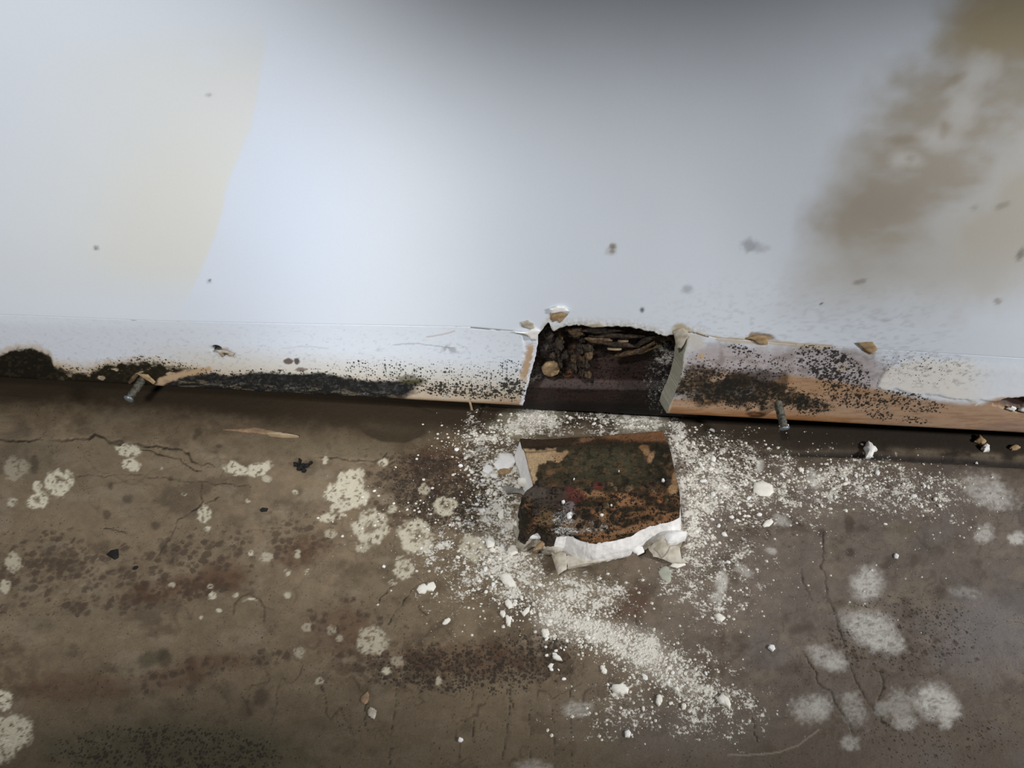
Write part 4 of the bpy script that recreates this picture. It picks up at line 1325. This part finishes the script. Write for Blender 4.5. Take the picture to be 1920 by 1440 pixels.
# white grains and bare rim
p.mix(sst(5, 1, V - nearb + 30 * 0 - 40) * 0, srgb(0, 0, 0))
p.white = np.maximum(p.white, 0.50 * ell(U, V, 1060, 968, 26, 16, 0, 0.9))
p.white = np.maximum(p.white, 0.52 * ell(U, V, 1060, 990, 30, 10, 0, 0.9))
p.white = np.maximum(p.white, 0.40 * ell(U, V, 1100, 985, 50, 12, 0, 1.0))
p.dark = np.clip(np.maximum(0.16 + 0.5 * (n - 0.45), 0.42 * low * (0.5 + n)), 0, 1)
chunk_c = onfloor(1125, 960, 0.0)
chunk = empty('cut_out_board_piece', (float(chunk_c[0]), float(chunk_c[1]), 0.0), 'cut-out piece of board lying mouldy side up on the floor below the opening', 'board piece')
o3 = np.array(chunk.location)
ny, nx = U.shape
me = slab_mesh('mouldy_face', W - o3, p.c, np.stack([p.dark, p.white, p.brown], -1), np.array([0, 0, -0.0016]), flip=True)
me.materials.append(M_MOULD)
setp(obj('mouldy_face', me, chunk), 'black and orange mouldy face of the cut piece')

# gypsum core: skirt from the rim down to the floor with broken layers
idx = np.arange(ny * nx).reshape(ny, nx)
rim = np.concatenate([idx[0, :-1], idx[:-1, -1], idx[-1, :0:-1], idx[:0:-1, 0]])
R_ = W.reshape(-1, 3)[rim]
Ru, Rv = U.reshape(-1)[rim], V.reshape(-1)[rim]
cen = R_.mean(0)
rows = []
NR = 12
frontw = sst(955, 1000, Rv)
leftw = sst(1010, 985, Ru) * (1 - frontw)
rightw = sst(1240, 1262, Ru) * (1 - 0.5 * frontw)
ang = np.arange(len(rim))
outd = R_[:, :2] - cen[:2]
outd = outd / np.linalg.norm(outd, axis=1, keepdims=True)
for k in range(NR):
    t = k / (NR - 1)
    q = R_.copy()
    q[:, 2] = (R_[:, 2] - 0.0008) * (1 - t) + 0.0015 * t
    off = frontw * (0.0012 * math.sin(t * 3.0) + 0.002 * t) + leftw * 0.0035 * t + rightw * 0.004 * t - 0.0004 * (1 - t)
    off = off + frontw * 0.0016 * (fbm(ang / 9.0, ang * 0 + t * 6, 171, 4) - 0.5) + 0.0010 * (fbm(ang / 4.0, ang * 0 + t * 9, 172, 3) - 0.5)
    q[:, :2] += outd * off[:, None]
    rows.append(q)
m_ = len(rim)
V3 = np.concatenate(rows + [np.array([[cen[0], cen[1], 0.0015]])]) - o3
fc = []
for k in range(NR - 1):
    a = np.arange(m_) + k * m_
    b = (np.arange(m_) + 1) % m_ + k * m_
    fc.append(np.stack([a, b, b + m_, a + m_], -1))
me = bpy.data.meshes.new('gypsum_core')
tri = [(int((NR - 1) * m_ + i), int((NR - 1) * m_ + (i + 1) % m_), NR * m_) for i in range(m_)]
me.from_pydata([tuple(v) for v in V3], [], [tuple(map(int, q)) for q in np.concatenate(fc)] + tri)
me.materials.append(M_CORE)
for pl in me.polygons:
    pl.use_smooth = True
bm = bmesh.new()
bm.from_mesh(me)
bmesh.ops.recalc_face_normals(bm, faces=bm.faces)
bm.to_mesh(me)
bm.free()
me.materials.append(M_PAPER)
me.materials.append(M_ROT)
mi = []
for pl in me.polygons:
    k_ = min(v % m_ for v in pl.vertices)
    zc_ = sum(me.vertices[v].co.z for v in pl.vertices) / len(pl.vertices)
    lf = Ru[k_] < 1046 and Rv[k_] > 914
    mi.append(0 if not lf else (2 if zc_ > 0.004 + 0.012 * float(vnoise(k_ / 11.0, 0.5, 3)) else 1))
me.polygons.foreach_set('material_index', mi)
setp(obj('gypsum_core', me, chunk), 'white broken gypsum edge of the cut piece')


def chunk_piece(name, px, z, thick, mat, seed, **kw):
    c, pts = floor_outline(px, z)
    me = flat_mesh(name, ccw(pts), thick, mat, seed, **kw)
    o = obj(name, me, chunk)
    o.location = Vector((c[0], c[1], z)) - Vector(chunk.location)
    return o


for i, (px, z, th, mt, kw) in enumerate((
        ([(1020, 1012), (1030, 1040), (1046, 1072), (1064, 1068), (1110, 1060), (1160, 1050), (1212, 1034), (1222, 1024), (1276, 1030), (1282, 1000), (1276, 975), (1200, 960), (1060, 960), (1010, 985)], 0.0002, 0.0028, M_PAPER, dict(ragged=0.012)),
        ([(1024, 1024), (1034, 1040), (1046, 1076), (1052, 1062), (1062, 1056), (1062, 1040), (1050, 1034), (1044, 1012)], 0.004, 0.0009, M_PAPER, dict(ragged=0.02, tilt=(0, 0.1))),
        ([(1046, 1078), (1044, 1060), (1052, 1052), (1064, 1050), (1062, 1068)], 0.0035, 0.0008, M_DIRTY, dict(ragged=0.02)),
        ([(1060, 1044), (1130, 1036), (1162, 1036), (1168, 1042), (1150, 1050), (1066, 1064)], 0.0036, 0.0009, M_DIRTY, dict(ragged=0.02)),
        ([(1186, 1034), (1192, 1026), (1205, 1026), (1208, 1036), (1196, 1042)], 0.004, 0.0012, M_FLAKE_W, dict(ragged=0.05)),
        ([(1214, 1026), (1232, 1018), (1262, 1022), (1274, 1030), (1277, 1048), (1286, 1056), (1260, 1054), (1238, 1046), (1226, 1044)], 0.003, 0.0010, M_DIRTY, dict(ragged=0.03, tilt=(0.05, 0.15))),
        ([(1226, 1028), (1240, 1010), (1256, 1016), (1252, 1034), (1240, 1042)], 0.008, 0.0012, M_PAPER, dict(ragged=0.06, tilt=(0.1, 0.4))),
        ([(1242, 1014), (1252, 1002), (1272, 1000), (1288, 1004), (1284, 1014), (1268, 1022), (1250, 1024)], 0.0075, 0.0042, M_FLAKE_W, dict(ragged=0.04, dome=0.3)),
        ([(1256, 1062), (1262, 1054), (1282, 1056), (1286, 1060), (1268, 1066)], 0.0006, 0.0010, M_FLAKE, dict(ragged=0.05)),
        ([(972, 972), (990, 978), (1008, 992), (1018, 1004), (1008, 1008), (992, 1000), (960, 984)], 0.007, 0.0016, M_FLAKE, dict(ragged=0.04)),
        ([(990, 1000), (1016, 1002), (1020, 1016), (1006, 1028), (994, 1024)], 0.003, 0.0012, M_PAPER, dict(ragged=0.05)),
        ([(1008, 1018), (1018, 1002), (1036, 998), (1050, 1006), (1052, 1034), (1040, 1036), (1026, 1030), (1012, 1026)], 0.008, 0.0022, M_PAPER, dict(ragged=0.04, tilt=(0.1, 0.25))),
        ([(1000, 1030), (1008, 1020), (1024, 1010), (1040, 1000), (1030, 1014), (1016, 1028)], 0.010, 0.0012, M_TAN, dict(ragged=0.05, tilt=(0.1, 0.25))),
        ([(970, 903), (985, 901), (1000, 906), (998, 912), (982, 913), (971, 911)], 0.006, 0.0035, M_FLAKE, dict(ragged=0.03)),
        ([(938, 913), (954, 912), (978, 919), (1000, 926), (984, 931), (966, 924), (950, 927)], 0.002, 0.0010, plain_mat('grey_lint', (0.30, 0.285, 0.26), 0.95, 0.5, 300, (0.16, 0.15, 0.13)), dict(ragged=0.06)),
        ([(980, 1004), (992, 998), (1012, 1000), (1020, 1008), (1008, 1012), (992, 1010)], 0.011, 0.0018, M_FLAKE_W, dict(ragged=0.05)))):
    chunk_piece('torn_paper' if mt in (M_PAPER, M_TAN) else 'plaster_shred', px, z, th, mt, 400 + i, **kw)
# brown fuzzy clumps on the mouldy face
rng = random.Random(9)
for i in range(34):
    u, v = rng.uniform(985, 1262), rng.uniform(905, 990)
    if u < 1060 and v > 975 or u > 1180 and v > 965:
        continue
    r = rng.uniform(4, 10)
    zc = H0 - 0.0008
    chunk_piece('mould_clump', ell_px(u, v, r, r * rng.uniform(0.4, 0.8), rng.uniform(-30, 30), 500 + i, 9, 0.3), zc, rng.uniform(0.0010, 0.0022), rng.choice([M_ROT, M_ROT, M_ROT_T]), 500 + i, ragged=0.12, dome=0.4)
for i, (u, v, r) in enumerate(((1056, 942, 4), (1128, 967, 3.4), (1146, 949, 2.0), (1243, 902, 3.2), (1160, 885, 1.6), (1076, 900, 1.8), (1068, 968, 7))):
    chunk_piece('plaster_crumb', ell_px(u, v, r, r * 0.8, 20 * i, 560 + i, 9, 0.2), H0 - 0.0002, 0.0012, M_FLAKE_W, 560 + i)

# ------------------------------------------------------------------ singled-out flakes on the floor
G = None
px_flake('paint_flake', [(925, 872), (934, 862), (938, 852), (948, 851), (960, 852), (970, 864), (964, 872), (955, 884), (944, 882), (934, 884), (930, 878)], 0.0032, M_FLAKE_W,
         'largest white plaster flake, tan torn edge, beside the left edge of the cut-out piece', 'flake', 1, ragged=0.03)
bpy.context.view_layer.update()
big_flake = bpy.data.objects['paint_flake']
c, pts = floor_outline([(932, 884), (944, 880), (956, 880), (962, 878), (956, 886), (946, 892), (936, 890)])
me = flat_mesh('torn_edge', ccw(pts), 0.0016, M_TAN, 3)
o = obj('torn_edge', me, big_flake)
o.location = Vector((c[0], c[1], big_flake.location.z)) - big_flake.location
setp(o, 'tan torn paper edge')
px_flake('paint_flake', [(904, 884), (912, 871), (924, 876), (925, 883), (916, 890)], 0.0022, M_FLAKE_W, 'four-cornered white flake just left of the largest white flake', 'flake', 2, ragged=0.03)
px_flake('paint_flake', [(781, 1107), (786, 1099), (796, 1096), (800, 1100), (806, 1094), (813, 1093), (818, 1101), (812, 1110), (800, 1108), (798, 1114), (786, 1114)], 0.0028, M_FLAKE,
         'two-lobed cream flake, far left of the powder, below the round lime spots', 'flake', 3, ragged=0.03)
px_flake('paint_flake', [(1413, 906), (1430, 903), (1446, 910), (1450, 924), (1444, 931), (1424, 931), (1412, 921)], 0.0026, M_FLAKE, 'large rounded grey-white flake on the speckled floor right of the cut-out piece', 'flake', 4, ragged=0.03)
px_flake('paint_flake', [(1429, 986), (1436, 976), (1446, 973), (1450, 979), (1442, 988), (1432, 989)], 0.0022, M_FLAKE, 'slanted oval flake below the large rounded grey-white flake', 'flake', 5, ragged=0.03)
px_flake('paint_flake', [(937, 1080), (946, 1075), (956, 1078), (965, 1092), (968, 1101), (955, 1102), (942, 1094)], 0.0026, M_FLAKE, 'long slanted cream flake below left of the cut-out piece', 'flake', 6, ragged=0.03)
px_flake('paint_flake', [(911, 1018), (916, 1009), (924, 1008), (930, 1017), (926, 1026), (914, 1028)], 0.0026, M_FLAKE, 'angular cream flake with a small round crumb beneath it, left of the torn paper', 'flake', 7, ragged=0.03)
px_flake('paint_flake', ell_px(923, 1032, 5, 5, 0, 8), 0.002, M_FLAKE, 'small round crumb right under the angular cream flake', 'flake', 8)
px_flake('paint_flake', [(952, 1030), (960, 1023), (972, 1025), (971, 1038), (958, 1043), (953, 1040)], 0.0024, M_FLAKE, 'squarish pale flake between the angular cream flake and the torn paper', 'flake', 9, ragged=0.03)
px_flake('paint_flake', [(1146, 1290), (1149, 1284), (1160, 1285), (1166, 1282), (1172, 1286), (1179, 1294), (1176, 1302), (1164, 1303), (1152, 1299)], 0.003, M_FLAKE,
         'large cream flake at the lower end of the white powder streak', 'flake', 10, ragged=0.03)
px_flake('paint_flake', [(1343, 1310), (1350, 1304), (1353, 1300), (1357, 1305), (1366, 1310), (1370, 1322), (1367, 1329), (1358, 1324), (1348, 1320)], 0.0028, M_FLAKE, 'shield-shaped white flake at the lower right, alone beyond the powder streak', 'flake', 11, ragged=0.03)
px_flake('paint_flake', ell_px(1236, 1314, 6, 10, 5, 12), 0.0022, M_FLAKE, 'upright oval white flake right of the large cream flake', 'flake', 12)
px_flake('paint_flake', [(1171, 1372), (1179, 1369), (1183, 1375), (1180, 1384), (1172, 1383)], 0.0022, M_FLAKE_W, 'lone squarish white flake, lowest on the bare floor under the powder streak', 'flake', 13, ragged=0.03)
px_flake('paint_flake', [(1035, 1230), (1041, 1227), (1050, 1231), (1055, 1240), (1046, 1239), (1038, 1236)], 0.0022, M_FLAKE, 'leaf-shaped white flake on dark mottled floor under the powder streak', 'flake', 14, ragged=0.03)
px_flake('paint_flake', ell_px(1033, 1249, 5, 5, 0, 15, 9, 0.3), 0.002, M_FLAKE, 'small star-like crumb just below the leaf-shaped white flake', 'flake', 15)
px_flake('paint_flake', [(1340, 1154), (1346, 1151), (1352, 1154), (1360, 1160), (1352, 1168), (1344, 1164)], 0.0024, M_FLAKE, 'pointed white flake on grey floor right of the powder streak', 'flake', 16, ragged=0.03)
px_flake('paint_flake', ell_px(953, 1166, 5, 11, -10, 17), 0.0022, M_FLAKE, 'slim upright seed-shaped flake left of the powder streak', 'flake', 17)
px_flake('paint_flake', ell_px(943, 1152, 5, 7, -10, 18), 0.0022, M_FLAKE, 'short oval flake just above the slim seed-shaped flake', 'flake', 18)
px_flake('paint_flake', [(946, 1128), (952, 1123), (960, 1130), (962, 1140), (954, 1142), (948, 1136)], 0.0022, M_FLAKE, 'ragged flake between the long slanted cream flake and the slim seed-shaped flake', 'flake', 19, ragged=0.06)
px_flake('paint_flake', [(978, 1150), (988, 1140), (994, 1139), (992, 1148), (982, 1157)], 0.0022, M_FLAKE, 'slanted flake at the upper left end of the powder streak', 'flake', 20, ragged=0.04)
px_flake('paint_flake', [(1439, 1216), (1442, 1210), (1451, 1211), (1453, 1218), (1448, 1223)], 0.0024, M_FLAKE_W, 'bright little flake over a dark pit in the floor, right of centre', 'flake', 21, ragged=0.05)
px_flake('paint_flake', ell_px(1680, 1044, 5, 5, 30, 22), 0.002, M_FLAKE_W, 'lone white crumb above the round lime spots at the right', 'flake', 22)
px_flake('paint_flake', ell_px(863, 1388, 5, 5, 0, 23), 0.002, M_FLAKE_W, 'lone round white crumb near the lower edge of the floor, left of centre', 'flake', 23)
px_flake('paint_flake', ell_px(837, 1166, 8, 4, -35, 24), 0.002, M_FLAKE, 'slanting pale crumb under the two-lobed flake', 'flake', 24)
px_flake('paint_flake', ell_px(698, 1337, 8, 11, -15, 25), 0.0016, M_PAPER, 'grey oval flake on bare floor at the lower left', 'flake', 25)
px_flake('paint_flake', [(1234, 1072), (1240, 1065), (1250, 1063), (1258, 1074), (1258, 1086), (1255, 1099), (1246, 1090), (1238, 1082)], 0.0012, M_GREEN, 'translucent greenish leaf-shaped paint flake below the right corner of the cut-out piece', 'flake', 26,
         ragged=0.02, tilt=(0.1, 0.12))
px_flake('paint_flake', ell_px(1268, 1292, 5, 4, 10, 27), 0.002, M_FLAKE, 'oval crumb above right of the upright oval flake', 'flake', 27)
px_flake('paint_flake', ell_px(1282, 1326, 5, 6, 0, 28), 0.002, M_FLAKE, 'round crumb right of the upright oval flake', 'flake', 28)
px_flake('paint_flake', ell_px(1206, 1329, 3, 5, -10, 29), 0.0018, M_FLAKE, 'small upright crumb left of the upright oval flake', 'flake', 29)
px_flake('paint_flake', ell_px(1132, 1257, 5, 9, -30, 30), 0.002, M_FLAKE, 'slanted slim flake at the lower left rim of the powder streak', 'flake', 30)
px_flake('paint_flake', ell_px(1023, 1187, 8, 9, 0, 31), 0.0022, M_FLAKE, 'dull round lump in the upper left of the powder streak', 'flake', 31)
px_flake('paint_flake', ell_px(940, 965, 6, 10, 10, 32), 0.002, M_FLAKE, 'upright pale flake in the dark dust left of the cut-out piece', 'flake', 32)
px_flake('paint_flake', ell_px(720, 1062, 3, 3, 10, 33), 0.001, M_FLAKE_W, 'tiny white crumb left of the pale lime spot under the ringed spots', 'flake', 33)

# lumps on the strip under the right board
px_flake('plaster_lump', [(1617, 846), (1624, 834), (1632, 840), (1641, 850), (1634, 858), (1628, 866), (1620, 864), (1622, 856)], 0.005, M_FLAKE_W, 'white hourglass-shaped plaster lump on the dark strip under the right board', 'lump', 41, ragged=0.05, dome=0.3)
px_flake('plaster_lump', [(1834, 846), (1842, 838), (1852, 842), (1850, 852), (1840, 852)], 0.004, M_FLAKE_W, 'white and tan plaster lump on the dark strip near the right end', 'lump', 42, ragged=0.08, dome=0.4)
px_flake('plaster_lump', [(1822, 834), (1830, 822), (1846, 834), (1838, 842)], 0.004, M_TAN, 'tan fibrous lump just above the white and tan lump at the right end', 'lump', 43, ragged=0.08, dome=0.4)
px_flake('plaster_lump', ell_px(1899, 845, 10, 5, 0, 44), 0.003, M_TAN, 'brownish oval lump at the right end of the dark strip', 'lump', 44, dome=0.4)

# black chips, mould tuft, splinters
px_flake('black_chip', [(200, 1041), (208, 1033), (222, 1030), (222, 1046), (216, 1050)], 0.002, M_BLACK, 'black triangular chip on the brown-spotted floor at the left', 'chip', 51, ragged=0.04)
px_flake('black_chip', [(487, 957), (492, 953), (503, 954), (500, 959), (490, 960)], 0.002, M_BLACK, 'small black sliver on the floor left of centre', 'chip', 52, ragged=0.04)
px_flake('black_chip', ell_px(254, 1065, 5, 3, -20, 53), 0.0016, M_BLACK, 'tiny black speck right of the black triangular chip', 'chip', 53)
tuft = empty('mould_tuft', tuple(map(float, onfloor(566, 877))), 'black mould tuft on the floor below the wood splinter', 'mould')
for i, (u, v, a, b, ang) in enumerate(((555, 872, 5, 4, 20), (563, 879, 6, 4, 0), (570, 883, 5, 4, 0), (575, 875, 6, 3, -25), (562, 867, 2.5, 6, 0), (582, 870, 5, 2, -30), (569, 874, 4, 3, 0))):
    c, pts = floor_outline(ell_px(u, v, a, b, ang, 600 + i, 9, 0.35))
    me = flat_mesh('clump', ccw(pts), 0.0015, M_BLACK, 600 + i, ragged=0.15, dome=0.5)
    o = obj('clump', me, tuft)
    o.location = Vector((c[0], c[1], floor_z(c[0], c[1]) - 0.0002)) - tuft.location

sp = px_flake('wood_splinter', [(418, 808), (450, 806), (480, 804), (505, 809), (540, 815), (562, 823), (530, 822), (490, 816), (450, 812)], 0.0022, M_SPLINT, 'long thin brown wood splinter lying on the floor left of centre', 'splinter', 61, ragged=0.008)
c, pts = floor_outline([(500, 817), (530, 818), (562, 823), (530, 823), (505, 820)])
me = flat_mesh('pale_tip', ccw(pts), 0.0026, M_SPLINT_L, 62, ragged=0.01)
o = obj('pale_tip', me, sp)
o.location = Vector((c[0], c[1], sp.location.z + 0.0003)) - sp.location
setp(o, 'pale freshly broken tip')
a = onwall(np.array([880.0, 884.0, 886.5, 882.5]), np.array([752.0, 752.0, 768.0, 768.5]), -0.0022)
o = wall_piece('wood_sliver', [(879, 752), (883, 751), (887, 768), (883, 769)], -0.0026, 0.0012, M_SPLINT_L, None, 63, ragged=0.02, sub=2)
setp(o, 'tiny pale wood sliver hanging off the lower edge of the left board', 'sliver')
px_flake('wood_splinter', [(690, 1296), (693, 1306), (690, 1318), (684, 1322), (676, 1316), (678, 1306)], 0.0012, M_SPLINT, 'short reddish brown bark bit above the grey oval flake at the lower left', 'splinter', 64, ragged=0.06)

# ------------------------------------------------------------------ crumbs: countable, clustered
CH = [(960, 812), (1262, 800), (1292, 960), (1292, 1066), (1040, 1082), (960, 990), (985, 905)]
variants = [flat_mesh('plaster_crumb', blob_outline(1, 0.75 + 0.05 * (k % 3), 0, 700 + k, 7, 0.25), 0.55, M_FLAKE if k % 2 else M_FLAKE_W, 700 + k, sub=1, ragged=0.05) for k in range(8)]
rng = random.Random(21)
CLUSTERS = [
    (70, [(1560, 888, 120, 30, 4), (1680, 905, 110, 34, 8), (1640, 935, 120, 30, 0)], (2.2, 5.5), 'white plaster crumb scattered under the right board, right of the large rounded flake', 'crumbs under the right board'),
    (55, [(1320, 880, 50, 60, 0), (1340, 950, 60, 60, 0), (1400, 930, 70, 50, 0)], (2.2, 5.5), 'white plaster crumb in the speckled dust right of the cut-out piece', 'crumbs right of the cut-out piece'),
    (60, [(915, 920, 40, 60, 0), (930, 1000, 40, 60, 0), (890, 850, 40, 40, 0), (950, 940, 25, 60, 0)], (2.2, 5.5), 'cream plaster crumb in the dust left of the cut-out piece', 'crumbs left of the cut-out piece'),
    (45, [(950, 1100, 60, 50, 0), (1000, 1130, 60, 40, 0), (900, 1110, 60, 50, 0)], (2.2, 5.5), 'cream plaster crumb below the torn paper, above the powder streak', 'crumbs below the torn paper'),
    (40, [(1150, 1230, 90, 50, 20), (1260, 1290, 70, 40, 20), (1080, 1200, 60, 30, 10)], (2.2, 5.0), 'plaster crumb in and along the white powder streak', 'crumbs along the powder streak'),
    (18, [(820, 1010, 60, 60, 0), (760, 940, 60, 40, 0)], (1.8, 3.4), 'tiny white crumb among the ringed lime spots', 'crumbs among the lime spots'),
    (12, [(1100, 785, 110, 14, 2)], (2.0, 4.0), 'crumb on the floor right under the sawn opening', 'crumbs under the opening')]
first = True
proto = []
for cnt, els, (r0, r1), lab, grp in CLUSTERS:
    k = 0
    tries = 0
    pts_px, sizes = [], []
    while k < cnt and tries < 4000:
        tries += 1
        cx, cy, rx, ry, a = rng.choice(els)
        u, v = cx + rng.gauss(0, 0.62) * rx, cy + rng.gauss(0, 0.62) * ry
        if polysd(np.array([u]), np.array([v]), CH)[0] > -4:
            continue
        if v < np.interp(u, [0, 1000, 1250, 1900], [740, 778, 790, 830]):
            continue
        pts_px.append((u, v))
        sizes.append(r0 + (r1 - r0) * rng.random() ** 2.2)
        k += 1
    A = np.array(pts_px)
    Wp = onfloor(A[:, 0], A[:, 1], 0.0)
    hz, _ = floor_h(Wp)
    for (q, h, s, (u, v)) in zip(Wp, hz, sizes, pts_px):
        ppm = FPX / float((q - CAM) @ FWD)
        src = variants[rng.randrange(8)]
        o = bpy.data.objects.new('plaster_crumb', src)
        COL.objects.link(o)
        sc = s / ppm
        o.scale = (sc * rng.uniform(0.8, 1.35), sc, sc)
        o.rotation_euler = (rng.uniform(-0.2, 0.2), rng.uniform(-0.2, 0.2), rng.uniform(0, 6.28))
        o.location = (q[0], q[1], h - 0.0001)
        setp(o, lab, 'crumb', grp)

# ------------------------------------------------------------------ powder grains (nobody could count these)
rg = np.random.default_rng(4)
GR = [(2600, 1160, 1205, 110, 34, 24), (700, 1060, 1150, 60, 26, 18), (900, 1290, 1290, 90, 40, 30), (1500, 1330, 900, 80, 80, 0), (900, 1440, 915, 110, 50, 8), (1300, 1630, 905, 120, 36, 8),
      (700, 1290, 1000, 34, 60, 0), (1200, 935, 930, 46, 100, 0), (900, 960, 1080, 56, 60, -15), (280, 995, 790, 50, 22, -12), (280, 1205, 790, 44, 20, 4), (300, 1100, 785, 110, 18, 3),
      (500, 1090, 1110, 80, 30, 5), (500, 900, 840, 70, 40, 0), (500, 870, 1060, 90, 80, 0), (500, 1350, 1090, 80, 80, 10), (250, 1740, 940, 90, 60, 10), (200, 1150, 1330, 100, 50, 0), (160, 1270, 830, 20, 40, 0), (200, 800, 960, 120, 60, 0), (140, 1600, 1060, 200, 80, 0)]
us, vs_ = [], []
GR = [(int(q[0] * 0.72),) + q[1:] for q in GR]
for n_, cx, cy, rx, ry, a in GR:
    gx, gy = rg.normal(0, 0.7, n_) * rx, rg.normal(0, 0.7, n_) * ry
    c, s = math.cos(math.radians(a)), math.sin(math.radians(a))
    us.append(cx + gx * c - gy * s)
    vs_.append(cy + gx * s + gy * c)
us, vs_ = np.concatenate(us), np.concatenate(vs_)
ok = (polysd(us, vs_, CH) < 2) & (vs_ > np.interp(us, [0, 1000, 1250, 1900], [745, 776, 790, 826]))
us, vs_ = us[ok], vs_[ok]
Wp = onfloor(us, vs_, 0.0)
hz, _ = floor_h(Wp)
Wp[:, 2] = hz
ppm = FPX / ((Wp - CAM) @ FWD)
sz = (0.75 + 3.4 * rg.random(len(us)) ** 5) / ppm
base = np.array([(1, 0, 0), (0.2, 0.9, 0), (-0.9, 0.4, 0), (-0.5, -0.8, 0), (0.6, -0.7, 0), (0.1, 0, 0.8)])
fcs = np.array([(0, 1, 5), (1, 2, 5), (2, 3, 5), (3, 4, 5), (4, 0, 5)])
an = rg.random(len(us)) * 6.283
ca, sa = np.cos(an), np.sin(an)
bx = base[None, :, 0] * ca[:, None] - base[None, :, 1] * sa[:, None]
by = base[None, :, 0] * sa[:, None] + base[None, :, 1] * ca[:, None]
bz = np.repeat(base[None, :, 2], len(us), 0)
GV = Wp[:, None, :] + np.stack([bx, by, bz], -1) * sz[:, None, None]
GF = (fcs[None] + (np.arange(len(us)) * 6)[:, None, None]).reshape(-1, 3)
me = mesh_np('plaster_powder', GV.reshape(-1, 3), GF, smooth=False)
me.materials.append(M_GRAIN)
setp(obj('plaster_powder', me), 'fine white plaster powder and grit spilled round the cut-out piece', 'powder', kind='stuff')
